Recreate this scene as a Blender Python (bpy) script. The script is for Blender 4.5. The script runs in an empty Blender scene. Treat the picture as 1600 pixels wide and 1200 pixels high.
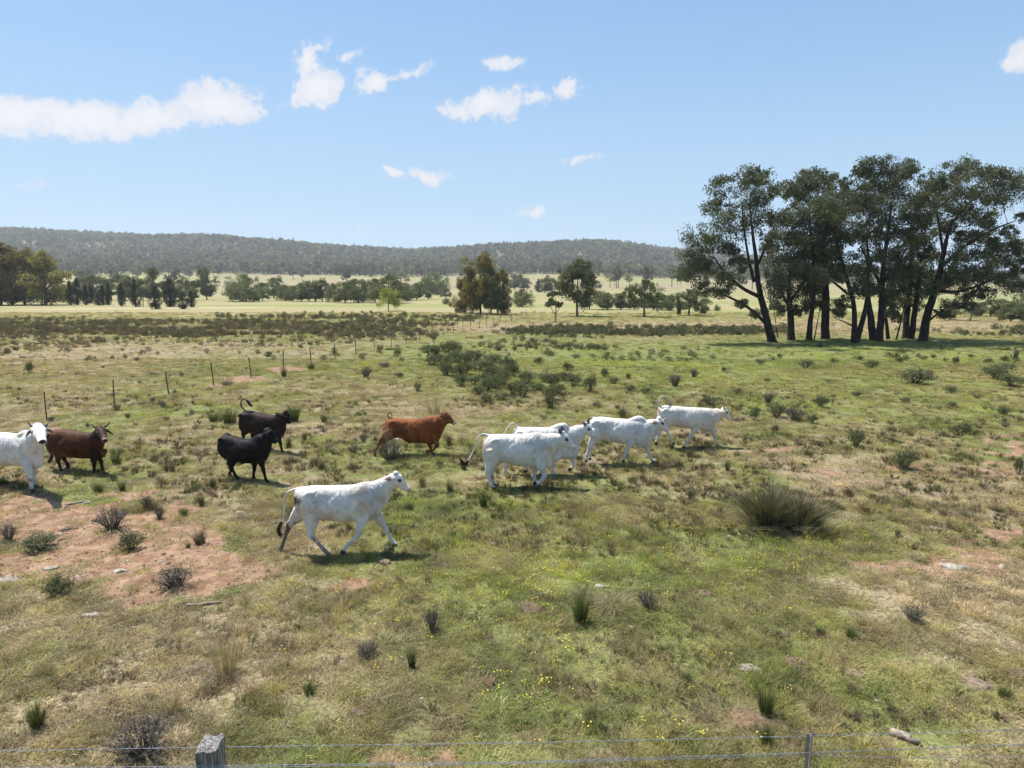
import bpy, math, random
import numpy as np
from mathutils import Vector, Matrix

# ------------------------------------------------------------------ camera, sky, sun
SC = bpy.context.scene
COL = SC.collection
R = math.radians
FPX = 1067.0                       # focal length in pixels of a 1600 px wide picture
HOR = 445.0
CAMZ = 5.2
PITCH = math.atan((600 - HOR) / FPX)
cam_d = bpy.data.cameras.new('camera')
cam_d.sensor_width = 36.0
cam_d.lens = 36.0 * FPX / 1600.0
cam_d.clip_start = 0.1
cam_d.clip_end = 30000
cam = bpy.data.objects.new('camera', cam_d)
COL.objects.link(cam)
cam.location = (0, 0, CAMZ)
cam.rotation_euler = (math.pi / 2 - PITCH, 0, 0)
SC.camera = cam

SUN_AZ = R(-48)                    # azimuth of the sun from +Y, clockwise positive
SUN_EL = R(63)
sun_dir = Vector((math.sin(SUN_AZ) * math.cos(SUN_EL), math.cos(SUN_AZ) * math.cos(SUN_EL), math.sin(SUN_EL)))
sd = bpy.data.lights.new('sun', 'SUN')
sd.energy = 3.5
sd.angle = R(0.6)
sd.color = (1.0, 0.95, 0.87)
sun = bpy.data.objects.new('sun', sd)
COL.objects.link(sun)
sun.rotation_euler = (-sun_dir).to_track_quat('-Z', 'Y').to_euler()

world = bpy.data.worlds.new('World')
SC.world = world
world.use_nodes = True
wt = world.node_tree
wt.nodes.clear()


class NT:
    """small helper to write node trees"""
    def __init__(self, tree):
        self.t = tree

    def n(self, typ, **kw):
        nd = self.t.nodes.new(typ)
        ins = kw.pop('ins', {})
        for k, v in kw.items():
            setattr(nd, k, v)
        for k, v in ins.items():
            s = nd.inputs[k]
            if not isinstance(v, bpy.types.NodeSocket) and isinstance(v, tuple) and s.type == 'RGBA' and len(v) == 3:
                v = v + (1.0,)
            if isinstance(v, bpy.types.NodeSocket):
                self.t.links.new(v, s)
            else:
                s.default_value = v
        return nd

    def math(self, op, a, b=0.0, c=None, clamp=False):
        ins = {0: a, 1: b}
        if c is not None:
            ins[2] = c
        return self.n('ShaderNodeMath', operation=op, use_clamp=clamp, ins=ins).outputs[0]

    def vmath(self, op, a, b=(0, 0, 0)):
        nd = self.n('ShaderNodeVectorMath', operation=op, ins={0: a, 1: b})
        return nd.outputs['Value'] if op in ('LENGTH', 'DOT_PRODUCT') else nd.outputs[0]

    def mix(self, f, a, b, blend='MIX'):
        nd = self.n('ShaderNodeMix', data_type='RGBA', blend_type=blend)
        for s, v in ((nd.inputs[0], f), (nd.inputs[6], a), (nd.inputs[7], b)):
            if isinstance(v, bpy.types.NodeSocket):
                self.t.links.new(v, s)
            else:
                s.default_value = v if isinstance(v, (int, float)) else (tuple(v) + (1.0,) if len(v) == 3 else v)
        return nd.outputs[2]

    def smooth(self, x, lo, hi, a=0.0, b=1.0):
        return self.n('ShaderNodeMapRange', interpolation_type='SMOOTHSTEP',
                      ins={0: x, 1: lo, 2: hi, 3: a, 4: b}).outputs[0]

    def noise(self, vec, scale, detail=3.0, rough=0.5, dist=0.0):
        nd = self.n('ShaderNodeTexNoise', ins={'Scale': scale, 'Detail': detail, 'Roughness': rough, 'Distortion': dist})
        if vec is not None:
            self.t.links.new(vec, nd.inputs['Vector'])
        return nd.outputs[0]

    def link(self, a, b):
        self.t.links.new(a, b)


w = NT(wt)
sky = w.n('ShaderNodeTexSky', sky_type='NISHITA', sun_disc=False, sun_elevation=SUN_EL,
          sun_rotation=SUN_AZ, altitude=400.0, air_density=1.0, dust_density=1.0, ozone_density=1.4)
tc = w.n('ShaderNodeTexCoord').outputs['Generated']
sep = w.n('ShaderNodeSeparateXYZ', ins={0: tc})
ysafe = w.math('MAXIMUM', sep.outputs[1], 0.02)
ta = w.math('DIVIDE', sep.outputs[0], ysafe)
tb = w.math('DIVIDE', sep.outputs[2], ysafe)
# small fair weather clouds, each an uneven patch in its own direction of the sky
wob = w.n('ShaderNodeTexNoise', ins={'Vector': tc, 'Scale': 16.0, 'Detail': 6.0, 'Roughness': 0.6})
wobv = w.vmath('SUBTRACT', wob.outputs['Color'], (0.5, 0.5, 0.5))
wobv = w.vmath('MULTIPLY', wobv, (0.075, 0.045, 0.0))
pl = w.n('ShaderNodeCombineXYZ', ins={0: ta, 1: tb, 2: 0.0}).outputs[0]
pl = w.vmath('ADD', pl, wobv)


def sky_ab(u, v):
    c, s = math.cos(PITCH), math.sin(PITCH)
    dx, dz = (u - 800) / FPX, (600 - v) / FPX
    y = c + s * dz
    return dx / y, (-s + c * dz) / y


CLOUDS = [(345, 165, 98, 40, 0, 1), (235, 180, 90, 34, 8, 1), (130, 190, 90, 34, 0, 1), (15, 182, 95, 38, 0, 1), (60, 170, 60, 22, 0, .9),
          (-120, 190, 120, 40, 0, 1),
          (500, 142, 46, 32, 0, .95), (478, 100, 18, 36, -30, .8), (500, 75, 28, 9, 25, .42), (540, 92, 34, 12, 12, .5), (575, 130, 25, 20, 0, .72),
          (645, 112, 40, 11, 22, .5), (760, 160, 88, 24, 10, .85), (715, 175, 38, 22, 0, .8), (835, 150, 40, 13, 0, .6),
          (788, 97, 32, 14, 0, .7), (888, 137, 30, 22, 10, .7), (905, 245, 32, 9, 6, .6), (617, 269, 15, 9, 0, .7),
          (668, 273, 38, 11, 0, .7), (830, 336, 32, 9, 6, .65), (1595, 95, 42, 34, 10, .95), (1700, 80, 80, 40, 0, 1),
          (563, 353, 14, 6, 0, .35), (60, 287, 40, 9, 0, .3), (-300, 120, 90, 30, 0, .9), (2000, 180, 100, 32, 0, .8)]
acc = None
for (cu, cv, ru, rv, rot, dn) in CLOUDS:
    a0, b0 = sky_ab(cu, cv)
    mp = w.n('ShaderNodeMapping', vector_type='TEXTURE',
             ins={'Vector': pl, 'Location': (a0, b0, 0), 'Rotation': (0, 0, R(rot)), 'Scale': (ru / FPX, rv / FPX, 1)}).outputs[0]
    ln = w.vmath('LENGTH', mp)
    val = w.math('MULTIPLY', w.math('SUBTRACT', 1.0, ln), dn, clamp=False)
    acc = val if acc is None else w.math('MAXIMUM', acc, val)
fine = w.noise(tc, 34.0, 9.0, 0.66, 0.5)
big = w.noise(tc, 11.0, 4.0, 0.55)
dens = w.math('ADD', acc, w.math('MULTIPLY', w.math('SUBTRACT', fine, 0.5), 1.5))
dens = w.math('ADD', dens, w.math('MULTIPLY', w.math('SUBTRACT', w.noise(tc, 110.0, 6.0, 0.65), 0.5), 0.7))
dens = w.math('ADD', dens, w.math('MULTIPLY', w.math('SUBTRACT', big, 0.5), 0.5))
dens = w.math('MULTIPLY', dens, w.math('GREATER_THAN', sep.outputs[1], 0.05))
cm = w.smooth(dens, 0.03, 0.42, 0.0, 0.97)
# thin milky air towards the horizon
hz = w.smooth(sep.outputs[2], 0.0, 0.75, 0.93, 0.35)
elev = w.smooth(sep.outputs[2], 0.0, 0.50, 0.0, 1.0)
air = w.mix(elev, (2.75, 4.0, 5.2), (1.05, 2.5, 4.6))
skycol = w.mix(hz, sky.outputs[0], air)
shade = w.smooth(dens, 0.1, 0.9, 0.0, 1.0)
cc = w.mix(shade, (4.1, 4.45, 5.1), (5.1, 5.1, 5.25))
skycol = w.mix(cm, skycol, cc)
bg = w.n('ShaderNodeBackground', ins={'Color': skycol, 'Strength': 0.0705})
wo = w.n('ShaderNodeOutputWorld')
w.link(bg.outputs[0], wo.inputs['Surface'])

SC.view_settings.view_transform = 'Standard'
SC.view_settings.look = 'None'
SC.view_settings.exposure = 1.3
SC.view_settings.gamma = 1.0
SC.view_settings.use_curve_mapping = False
SC.render.engine = 'CYCLES'
SC.cycles.use_denoising = True
SC.cycles.denoising_input_passes = 'RGB_ALBEDO_NORMAL'
SC.cycles.denoising_prefilter = 'ACCURATE'
SC.cycles.denoiser = 'OPENIMAGEDENOISE'
SC.cycles.use_adaptive_sampling = True
SC.cycles.adaptive_threshold = 0.015
SC.cycles.max_bounces = 6
SC.cycles.diffuse_bounces = 3
SC.cycles.glossy_bounces = 2
SC.cycles.transmission_bounces = 4
SC.cycles.volume_bounces = 0
SC.cycles.transparent_max_bounces = 8
SC.cycles.caustics_reflective = False
SC.cycles.caustics_refractive = False

# ------------------------------------------------------------------ numeric helpers
rng = np.random.default_rng(7)
random.seed(7)


def _hash(ix, iy, seed):
    h = (ix.astype(np.int64) * 374761393 + iy.astype(np.int64) * 668265263 + seed * 1442695041) & 0x7fffffff
    h = ((h ^ (h >> 13)) * 1274126177) & 0x7fffffff
    h = (h ^ (h >> 16)) & 0xffff
    return h / 65535.0


def vnoise(x, y, seed=0):
    x = np.asarray(x, float); y = np.asarray(y, float)
    ix = np.floor(x); iy = np.floor(y)
    fx = x - ix; fy = y - iy
    fx = fx * fx * (3 - 2 * fx); fy = fy * fy * (3 - 2 * fy)
    a = _hash(ix, iy, seed); b = _hash(ix + 1, iy, seed)
    c = _hash(ix, iy + 1, seed); d = _hash(ix + 1, iy + 1, seed)
    return (a * (1 - fx) + b * fx) * (1 - fy) + (c * (1 - fx) + d * fx) * fy


def fbm(x, y, seed=0, octv=4):
    s = 0; a = .5; t = 0
    for k in range(octv):
        s = s + a * vnoise(np.asarray(x) * 2 ** k, np.asarray(y) * 2 ** k, seed + k * 17)
        t += a; a *= .5
    return s / t


def sstep(a, b, x):
    t = np.clip((x - a) / (b - a), 0, 1)
    return t * t * (3 - 2 * t)


RIDGE_U = [-900, -400, 0, 100, 250, 350, 450, 560, 650, 750, 850, 900, 950, 1000, 1060, 1200, 1330, 1450, 1600, 2000, 2600]
RIDGE_V = [372, 360, 366, 371, 378, 379, 387, 396, 398, 394, 389, 385, 386, 393, 401, 412, 424, 432, 434, 436, 436]
FOOT_V = [428, 427, 425, 425, 426, 427, 429, 430, 430, 430, 429, 429, 429, 431, 434, 438, 441, 442, 442, 442, 442]
RD, FD = 1850.0, 950.0


def H(x, y):
    """height of the land"""
    x = np.asarray(x, float); y = np.asarray(y, float)
    d = np.maximum(y, 1.0)
    u = 800 + FPX * x / d
    rz = CAMZ + (HOR - np.interp(u, RIDGE_U, RIDGE_V)) / FPX * RD
    fz = CAMZ + (HOR - np.interp(u, RIDGE_U, FOOT_V)) / FPX * FD
    p = np.clip((y - 300) / (FD - 300), 0, None)
    z = np.where(y < FD, fz * np.minimum(p, 1) ** 2, 0)
    q = np.clip((y - FD) / (RD - FD), 0, 1)
    lump = (fbm(x / 260, y / 260, 5, 3) - .5)
    up = fz + (rz - fz) * (0.25 * q + 0.75 * (q * q * (3 - 2 * q)))
    up = up + lump * 26 * np.sin(np.pi * q)
    back = np.clip((y - RD) / 1500, 0, 1)
    up = np.where(y > RD, rz * (1 - .5 * back), up)
    z = np.where(y >= FD, up, z)
    z = z + (fbm(x / 90, y / 90, 9, 2) - .5) * 1.2 * sstep(150, 420, y)
    near = 1 - sstep(25, 80, np.hypot(x, y))
    z = z + (fbm(x / 1.6, y / 1.6, 21, 4) - .5) * 0.12 * near + (fbm(x / 9, y / 9, 33, 2) - .5) * .10 * near
    return z


CP, SP = math.cos(PITCH), math.sin(PITCH)


def ray(u, v):
    dx, dz = (u - 800) / FPX, (600 - v) / FPX
    return np.array([dx, CP + SP * dz, -SP + CP * dz])


def ground_at(u, v):
    """the spot on the land seen in a direction"""
    d = ray(u, v)
    t = 4.0
    while t < 4000:
        p = d * t
        if CAMZ + p[2] <= float(H(p[0], p[1])):
            lo, hi = t / 1.02 - .05, t
            for _ in range(24):
                m = (lo + hi) / 2
                p = d * m
                if CAMZ + p[2] <= float(H(p[0], p[1])):
                    hi = m
                else:
                    lo = m
            p = d * hi
            return Vector((p[0], p[1], float(H(p[0], p[1]))))
        t = t * 1.02 + .05
    p = d * 1000
    return Vector((p[0], p[1], float(H(p[0], p[1]))))


def proj(x, y, z=0.0):
    y = np.asarray(y, float)
    dz = z - CAMZ
    depth = np.maximum(y * CP - dz * SP, .3)
    return 800 + FPX * x / depth, 600 - FPX * (y * SP + dz * CP) / depth


def blob_sum(u, v, blobs):
    s = 0
    for (cu, cv, ru, rv, a) in blobs:
        s = s + a * np.exp(-(((u - cu) / ru) ** 2 + ((v - cv) / rv) ** 2))
    return s


BARE = [(90, 818, 175, 34, 1.5), (255, 872, 95, 46, 1.4), (40, 885, 130, 26, 1.0), (330, 905, 70, 22, .8), (345, 800, 60, 14, .5), (190, 935, 90, 22, .5),
        (570, 915, 60, 16, .7), (445, 577, 34, 5, 1.2), (385, 592, 40, 5, 1.2), (340, 603, 25, 4, .9), (600, 1000, 70, 16, .5), (1150, 1125, 60, 14, .5),
        (1500, 880, 130, 24, .75), (1570, 700, 70, 50, .6), (1560, 835, 70, 14, .7), (1330, 735, 110, 20, .55), (660, 1188, 90, 14, .7), (80, 1192, 90, 12, .5),
        (1420, 1130, 80, 12, .3), (200, 770, 110, 10, .4), (410, 765, 60, 8, .4), (1230, 700, 60, 8, .4), (1390, 800, 80, 12, .4), (60, 1000, 60, 12, .4)]
DRY = [(250, 1020, 330, 120, .20), (560, 960, 120, 50, .15), (1000, 690, 170, 40, .25), (650, 630, 130, 22, .3), (1150, 700, 120, 30, .3), (1450, 740, 200, 60, .22),
       (200, 600, 260, 40, .10), (1250, 507, 450, 9, .55), (760, 510, 90, 10, .45), (60, 560, 250, 25, .2), (500, 600, 120, 22, .2), (1500, 900, 120, 60, .3),
       (1000, 1160, 150, 40, .15),
       (900, 830, 260, 90, -.22), (1150, 900, 300, 60, -.25), (850, 580, 260, 30, -.28), (1150, 560, 350, 22, -.35), (1400, 545, 300, 18, -.25), (260, 700, 160, 30, -.12),
       (500, 730, 200, 30, -.15), (1050, 1050, 260, 80, -.15), (1500, 1080, 150, 60, -.1), (300, 640, 160, 20, -.12), (650, 780, 120, 50, -.15)]


def masks(x, y):
    """bare ground, dryness and the dark brush belts at a place"""
    u, v = proj(x, y)
    ok = (np.asarray(y) > 4)
    nb = fbm(x / 1.1, y / 1.1, 51, 4) - .5
    n2 = fbm(x / .35, y / .35, 61, 3) - .5
    bare = blob_sum(u, v, BARE) * ok + nb * (1.0 - .6 * sstep(25, 45, np.asarray(y, float))) + n2 * 1.0
    bare = sstep(.36, .70, bare) * ok
    far = sstep(30, 70, np.asarray(y, float))
    patch = np.clip(fbm(x / 2.2, y / 2.2, 71, 4) - .5, -1, 1)
    patch2 = fbm(x / 14, y / 14, 81, 3) - .5
    mid = sstep(18, 45, np.asarray(y, float))
    dry = .45 + blob_sum(u, v, DRY) * ok + patch * (1.25 - .95 * mid) + patch2 * .6 + n2 * .45
    return bare, np.clip(dry, 0, 1)


# ------------------------------------------------------------------ mesh helpers
def mesh_np(name, verts, quads=None, tris=None, mats=(), smooth=False, attrs=None):
    """make a mesh from arrays quickly; attrs = {name: (domain, type, array)}"""
    me = bpy.data.meshes.new(name)
    verts = np.asarray(verts, np.float32)
    nq = 0 if quads is None else len(quads)
    nt = 0 if tris is None else len(tris)
    me.vertices.add(len(verts))
    me.vertices.foreach_set('co', verts.ravel())
    idx = []
    if nq: idx.append(np.asarray(quads, np.int32).ravel())
    if nt: idx.append(np.asarray(tris, np.int32).ravel())
    if idx:
        idx = np.concatenate(idx)
        me.loops.add(len(idx))
        me.loops.foreach_set('vertex_index', idx)
        me.polygons.add(nq + nt)
        starts = np.concatenate([np.arange(nq) * 4, nq * 4 + np.arange(nt) * 3]).astype(np.int32)
        me.polygons.foreach_set('loop_start', starts)
        me.polygons.foreach_set('use_smooth', np.full(nq + nt, smooth))
    for m in mats:
        me.materials.append(m)
    me.update(calc_edges=True)
    me.validate()
    for k, (dom, typ, arr) in (attrs or {}).items():
        a = me.attributes.new(k, typ, dom)
        fld = {'FLOAT': 'value', 'INT': 'value', 'FLOAT_COLOR': 'color', 'FLOAT_VECTOR': 'vector'}[typ]
        a.data.foreach_set(fld, np.asarray(arr).ravel())
    return me


class Acc:
    """collects tubes, leaves and lumps into one mesh"""
    def __init__(self):
        self.v = []; self.q = []; self.t = []; self.n = 0; self.tq = []; self.tt = []

    def add(self, v, q=None, t=None, tint=0.5):
        v = np.asarray(v, float)
        if q is not None and len(q):
            q = np.asarray(q) + self.n
            self.q.append(q); self.tq.append(np.full(len(q), tint) if np.isscalar(tint) else np.asarray(tint))
        if t is not None and len(t):
            t = np.asarray(t) + self.n
            self.t.append(t); self.tt.append(np.full(len(t), tint) if np.isscalar(tint) else np.asarray(tint))
        self.v.append(v); self.n += len(v)

    def tube(self, pts, rad, sides=6, tint=.5, cap=True):
        pts = np.asarray(pts, float); rad = np.asarray(rad, float)
        n = len(pts)
        tan = np.gradient(pts, axis=0)
        tan /= np.linalg.norm(tan, axis=1, keepdims=True) + 1e-9
        ref = np.array([0.31, 0.95, 0.05]) if abs(tan[0][2]) > .5 else np.array([0, 0, 1.0])
        a = np.cross(tan, ref); a /= np.linalg.norm(a, axis=1, keepdims=True) + 1e-9
        b = np.cross(tan, a)
        th = np.arange(sides) / sides * 2 * np.pi
        ring = pts[:, None, :] + rad[:, None, None] * (np.cos(th)[None, :, None] * a[:, None, :] + np.sin(th)[None, :, None] * b[:, None, :])
        v = ring.reshape(-1, 3)
        q = []
        for i in range(n - 1):
            for k in range(sides):
                k2 = (k + 1) % sides
                q.append((i * sides + k, i * sides + k2, (i + 1) * sides + k2, (i + 1) * sides + k))
        t = []
        if cap:
            v = np.vstack([v, pts[0], pts[-1]])
            c0, c1 = n * sides, n * sides + 1
            for k in range(sides):
                k2 = (k + 1) % sides
                t.append((c0, k2, k)); t.append((c1, (n - 1) * sides + k, (n - 1) * sides + k2))
        self.add(v, q, t, tint)

    def mesh(self, name, mats, smooth=False):
        v = np.vstack(self.v)
        q = np.vstack(self.q) if self.q else None
        t = np.vstack(self.t) if self.t else None
        tint = np.concatenate(([np.concatenate(self.tq)] if self.tq else []) + ([np.concatenate(self.tt)] if self.tt else []))
        return mesh_np(name, v, q, t, mats, smooth, {'shade': ('FACE', 'FLOAT', tint.astype(np.float32))})


def tag(o, label=None, cat=None, group=None, kind=None):
    if label: o['label'] = label
    if cat: o['category'] = cat
    if group: o['group'] = group
    if kind: o['kind'] = kind
    return o


def link(name, me, parent=None):
    o = bpy.data.objects.new(name, me)
    COL.objects.link(o)
    if parent: o.parent = parent
    return o


def empty(name, loc, rz=0.0):
    o = bpy.data.objects.new(name, None)
    COL.objects.link(o)
    o.location = loc
    o.rotation_euler = (0, 0, rz)
    o.empty_display_size = .3
    return o


def copy_tree(o):
    c = o.copy(); COL.objects.link(c)
    for ch in list(o.children):
        d = ch.copy(); COL.objects.link(d); d.parent = c
    return c


# ------------------------------------------------------------------ materials
def new_mat(name):
    m = bpy.data.materials.new(name)
    m.use_nodes = True
    m.node_tree.nodes.clear()
    return m, NT(m.node_tree)


def finish(m, nt, shader):
    o = nt.n('ShaderNodeOutputMaterial')
    nt.link(shader, o.inputs['Surface'])
    return m


def leaf_mat(name, dark, light, trans=.35, instanced=False, tint_attr=None, rough=.6):
    m, t = new_mat(name)
    sh = t.n('ShaderNodeAttribute', attribute_name='shade').outputs['Fac']
    col = t.mix(sh, dark, light)
    pos = t.n('ShaderNodeNewGeometry').outputs['Position']
    nz = t.noise(pos, 1.3, 2.0)
    col = t.mix(t.smooth(nz, .3, .7, 0.0, .55), col, t.mix(.5, dark, light))
    if tint_attr:
        ta_ = t.n('ShaderNodeAttribute', attribute_type='INSTANCER', attribute_name=tint_attr).outputs['Color']
        col = t.mix(1.0, col, ta_, 'MULTIPLY')
    else:
        oi = t.n('ShaderNodeObjectInfo').outputs['Random']
        hs = t.n('ShaderNodeHueSaturation', ins={'Hue': t.math('MULTIPLY_ADD', oi, .03, .485), 'Saturation': 1.0,
                                                 'Value': t.math('MULTIPLY_ADD', oi, .3, .85), 'Color': col})
        col = hs.outputs[0]
    d = t.n('ShaderNodeBsdfDiffuse', ins={'Color': col, 'Roughness': .5})
    tr = t.n('ShaderNodeBsdfTranslucent', ins={'Color': t.mix(1.0, col, (1.1, 1.15, .7), 'MULTIPLY')})
    mx = t.n('ShaderNodeMixShader', ins={0: trans, 1: d.outputs[0], 2: tr.outputs[0]})
    gl = t.n('ShaderNodeBsdfGlossy', ins={'Color': (.8, .85, .8, 1), 'Roughness': rough})
    mx2 = t.n('ShaderNodeMixShader', ins={0: .035, 1: mx.outputs[0], 2: gl.outputs[0]})
    return finish(m, t, mx2.outputs[0])


def bark_mat(name, a, b, scale=6.0):
    m, t = new_mat(name)
    co = t.n('ShaderNodeTexCoord').outputs['Object']
    mp = t.n('ShaderNodeMapping', ins={'Vector': co, 'Scale': (1, 1, .22)}).outputs[0]
    n1 = t.noise(mp, scale, 5.0, .6)
    col = t.mix(t.smooth(n1, .35, .65), a, b)
    n2 = t.noise(mp, scale * 4, 3.0, .6)
    bmp = t.n('ShaderNodeBump', ins={'Strength': .6, 'Distance': .03, 'Height': n2})
    p = t.n('ShaderNodeBsdfPrincipled', ins={'Base Color': col, 'Roughness': .9, 'Specular IOR Level': .2, 'Normal': bmp.outputs[0]})
    return finish(m, t, p.outputs[0])


def plain_mat(name, a, b=None, scale=8.0, rough=.8, metal=0.0, bump=.3, spec=.3):
    m, t = new_mat(name)
    co = t.n('ShaderNodeTexCoord').outputs['Object']
    n1 = t.noise(co, scale, 5.0, .6)
    col = t.mix(t.smooth(n1, .3, .7), a, b or tuple(c * .7 for c in a))
    bmp = t.n('ShaderNodeBump', ins={'Strength': bump, 'Distance': .02, 'Height': t.noise(co, scale * 3, 4.0, .6)})
    p = t.n('ShaderNodeBsdfPrincipled', ins={'Base Color': col, 'Roughness': rough, 'Metallic': metal, 'Specular IOR Level': spec, 'Normal': bmp.outputs[0]})
    return finish(m, t, p.outputs[0])


M = {}
M['grove_leaf'] = leaf_mat('grove_leaf', (.040, .050, .024), (.155, .162, .080), .3)
M['gum_leaf'] = leaf_mat('gum_leaf', (.070, .085, .038), (.25, .26, .12), .3)
M['sunlit_gum_leaf'] = leaf_mat('sunlit_gum_leaf', (.10, .090, .030), (.33, .26, .095), .35)  # yellow sunlight on gum crowns put into the leaf colour
M['pine_leaf'] = leaf_mat('pine_leaf', (.022, .030, .014), (.06, .070, .030), .15)
M['lime_leaf'] = leaf_mat('lime_leaf', (.16, .18, .03), (.34, .34, .07), .4)
M['shrub_leaf'] = leaf_mat('shrub_leaf', (.056, .066, .028), (.185, .195, .082), .3)
M['wood_leaf'] = leaf_mat('wood_leaf', (.050, .056, .034), (.25, .235, .145), .2, tint_attr='tint')
M['twig'] = leaf_mat('twig', (.075, .062, .048), (.20, .165, .135), .1)
M['rush'] = leaf_mat('rush', (.052, .050, .027), (.20, .165, .10), .2)
M['rush_green'] = leaf_mat('rush_green', (.045, .062, .018), (.12, .15, .045), .3)
M['straw'] = leaf_mat('straw', (.24, .19, .105), (.50, .42, .26), .35)
M['grass'] = leaf_mat('grass', (.55, .55, .55), (1.25, 1.2, 1.1), .35, tint_attr='tint')
M['bark_dark'] = bark_mat('bark_dark', (.013, .011, .009), (.046, .037, .030))
M['bark_pale'] = bark_mat('bark_pale', (.14, .11, .085), (.34, .30, .25))
M['bark_mid'] = bark_mat('bark_mid', (.05, .04, .032), (.13, .11, .09))
M['steel'] = plain_mat('steel', (.16, .15, .15), (.30, .27, .25), 9, .6, .3)
M['galv'] = plain_mat('galv', (.42, .43, .45), (.28, .29, .31), 30, .45, .7)
M['rust'] = plain_mat('rust', (.07, .045, .032), (.12, .08, .06), 14, .85)
M['dung'] = plain_mat('dung', (.11, .075, .052), (.19, .13, .095), 20, .95, 0, 1.0)
M['dung_pale'] = plain_mat('dung_pale', (.27, .20, .145), (.17, .12, .09), 20, .95, 0, 1.0)
M['stone'] = plain_mat('stone', (.42, .38, .33), (.25, .22, .19), 12, .9, 0, .8)
M['driftwood'] = plain_mat('driftwood', (.40, .33, .26), (.23, .18, .14), 18, .9, 0, .9)


def ground_material():
    m, t = new_mat('paddock_ground')
    pos = t.n('ShaderNodeNewGeometry').outputs['Position']
    bare = t.n('ShaderNodeAttribute', attribute_name='bare').outputs['Fac']
    dry = t.n('ShaderNodeAttribute', attribute_name='dry').outputs['Fac']
    field = t.n('ShaderNodeAttribute', attribute_name='field').outputs['Color']
    fieldf = t.n('ShaderNodeAttribute', attribute_name='fieldf').outputs['Fac']
    n1 = t.noise(pos, 3.0, 6.0, .62)
    n2 = t.noise(pos, 14.0, 5.0, .65)
    n3 = t.noise(pos, .5, 4.0, .6)
    thatch = t.mix(t.smooth(n2, .35, .65), (.13, .10, .060), (.33, .265, .17))
    green = t.mix(t.smooth(n2, .3, .7), (.095, .105, .038), (.205, .215, .078))
    dd = t.math('ADD', dry, t.math('MULTIPLY', t.math('SUBTRACT', n1, .5), .8))
    grass = t.mix(t.smooth(dd, .35, .75), green, thatch)
    soil = t.mix(t.smooth(n1, .35, .65), (.185, .108, .068), (.315, .205, .138))
    soil = t.mix(t.smooth(n2, .55, .75, 0, .5), soil, (.13, .09, .065))
    bb = t.smooth(t.math('ADD', bare, t.math('MULTIPLY', t.math('SUBTRACT', n2, .5), .5)), .3, .6)
    col = t.mix(bb, grass, soil)
    n4 = t.noise(pos, .035, 5.0, .65)
    fc = t.mix(t.smooth(n4, .3, .7, 0, .35), field, (.25, .215, .12))
    n5 = t.noise(pos, .35, 5.0, .7)
    fc = t.mix(t.smooth(n5, .5, .8, 0, .45), fc, (.12, .12, .05))
    col = t.mix(fieldf, col, fc)
    bh = t.math('ADD', t.math('MULTIPLY', n1, .5), t.math('MULTIPLY', n2, .5))
    bmp = t.n('ShaderNodeBump', ins={'Strength': .8, 'Distance': .05, 'Height': bh})
    p = t.n('ShaderNodeBsdfPrincipled', ins={'Base Color': col, 'Roughness': .95, 'Specular IOR Level': .1, 'Normal': bmp.outputs[0]})
    return finish(m, t, p.outputs[0])


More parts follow.
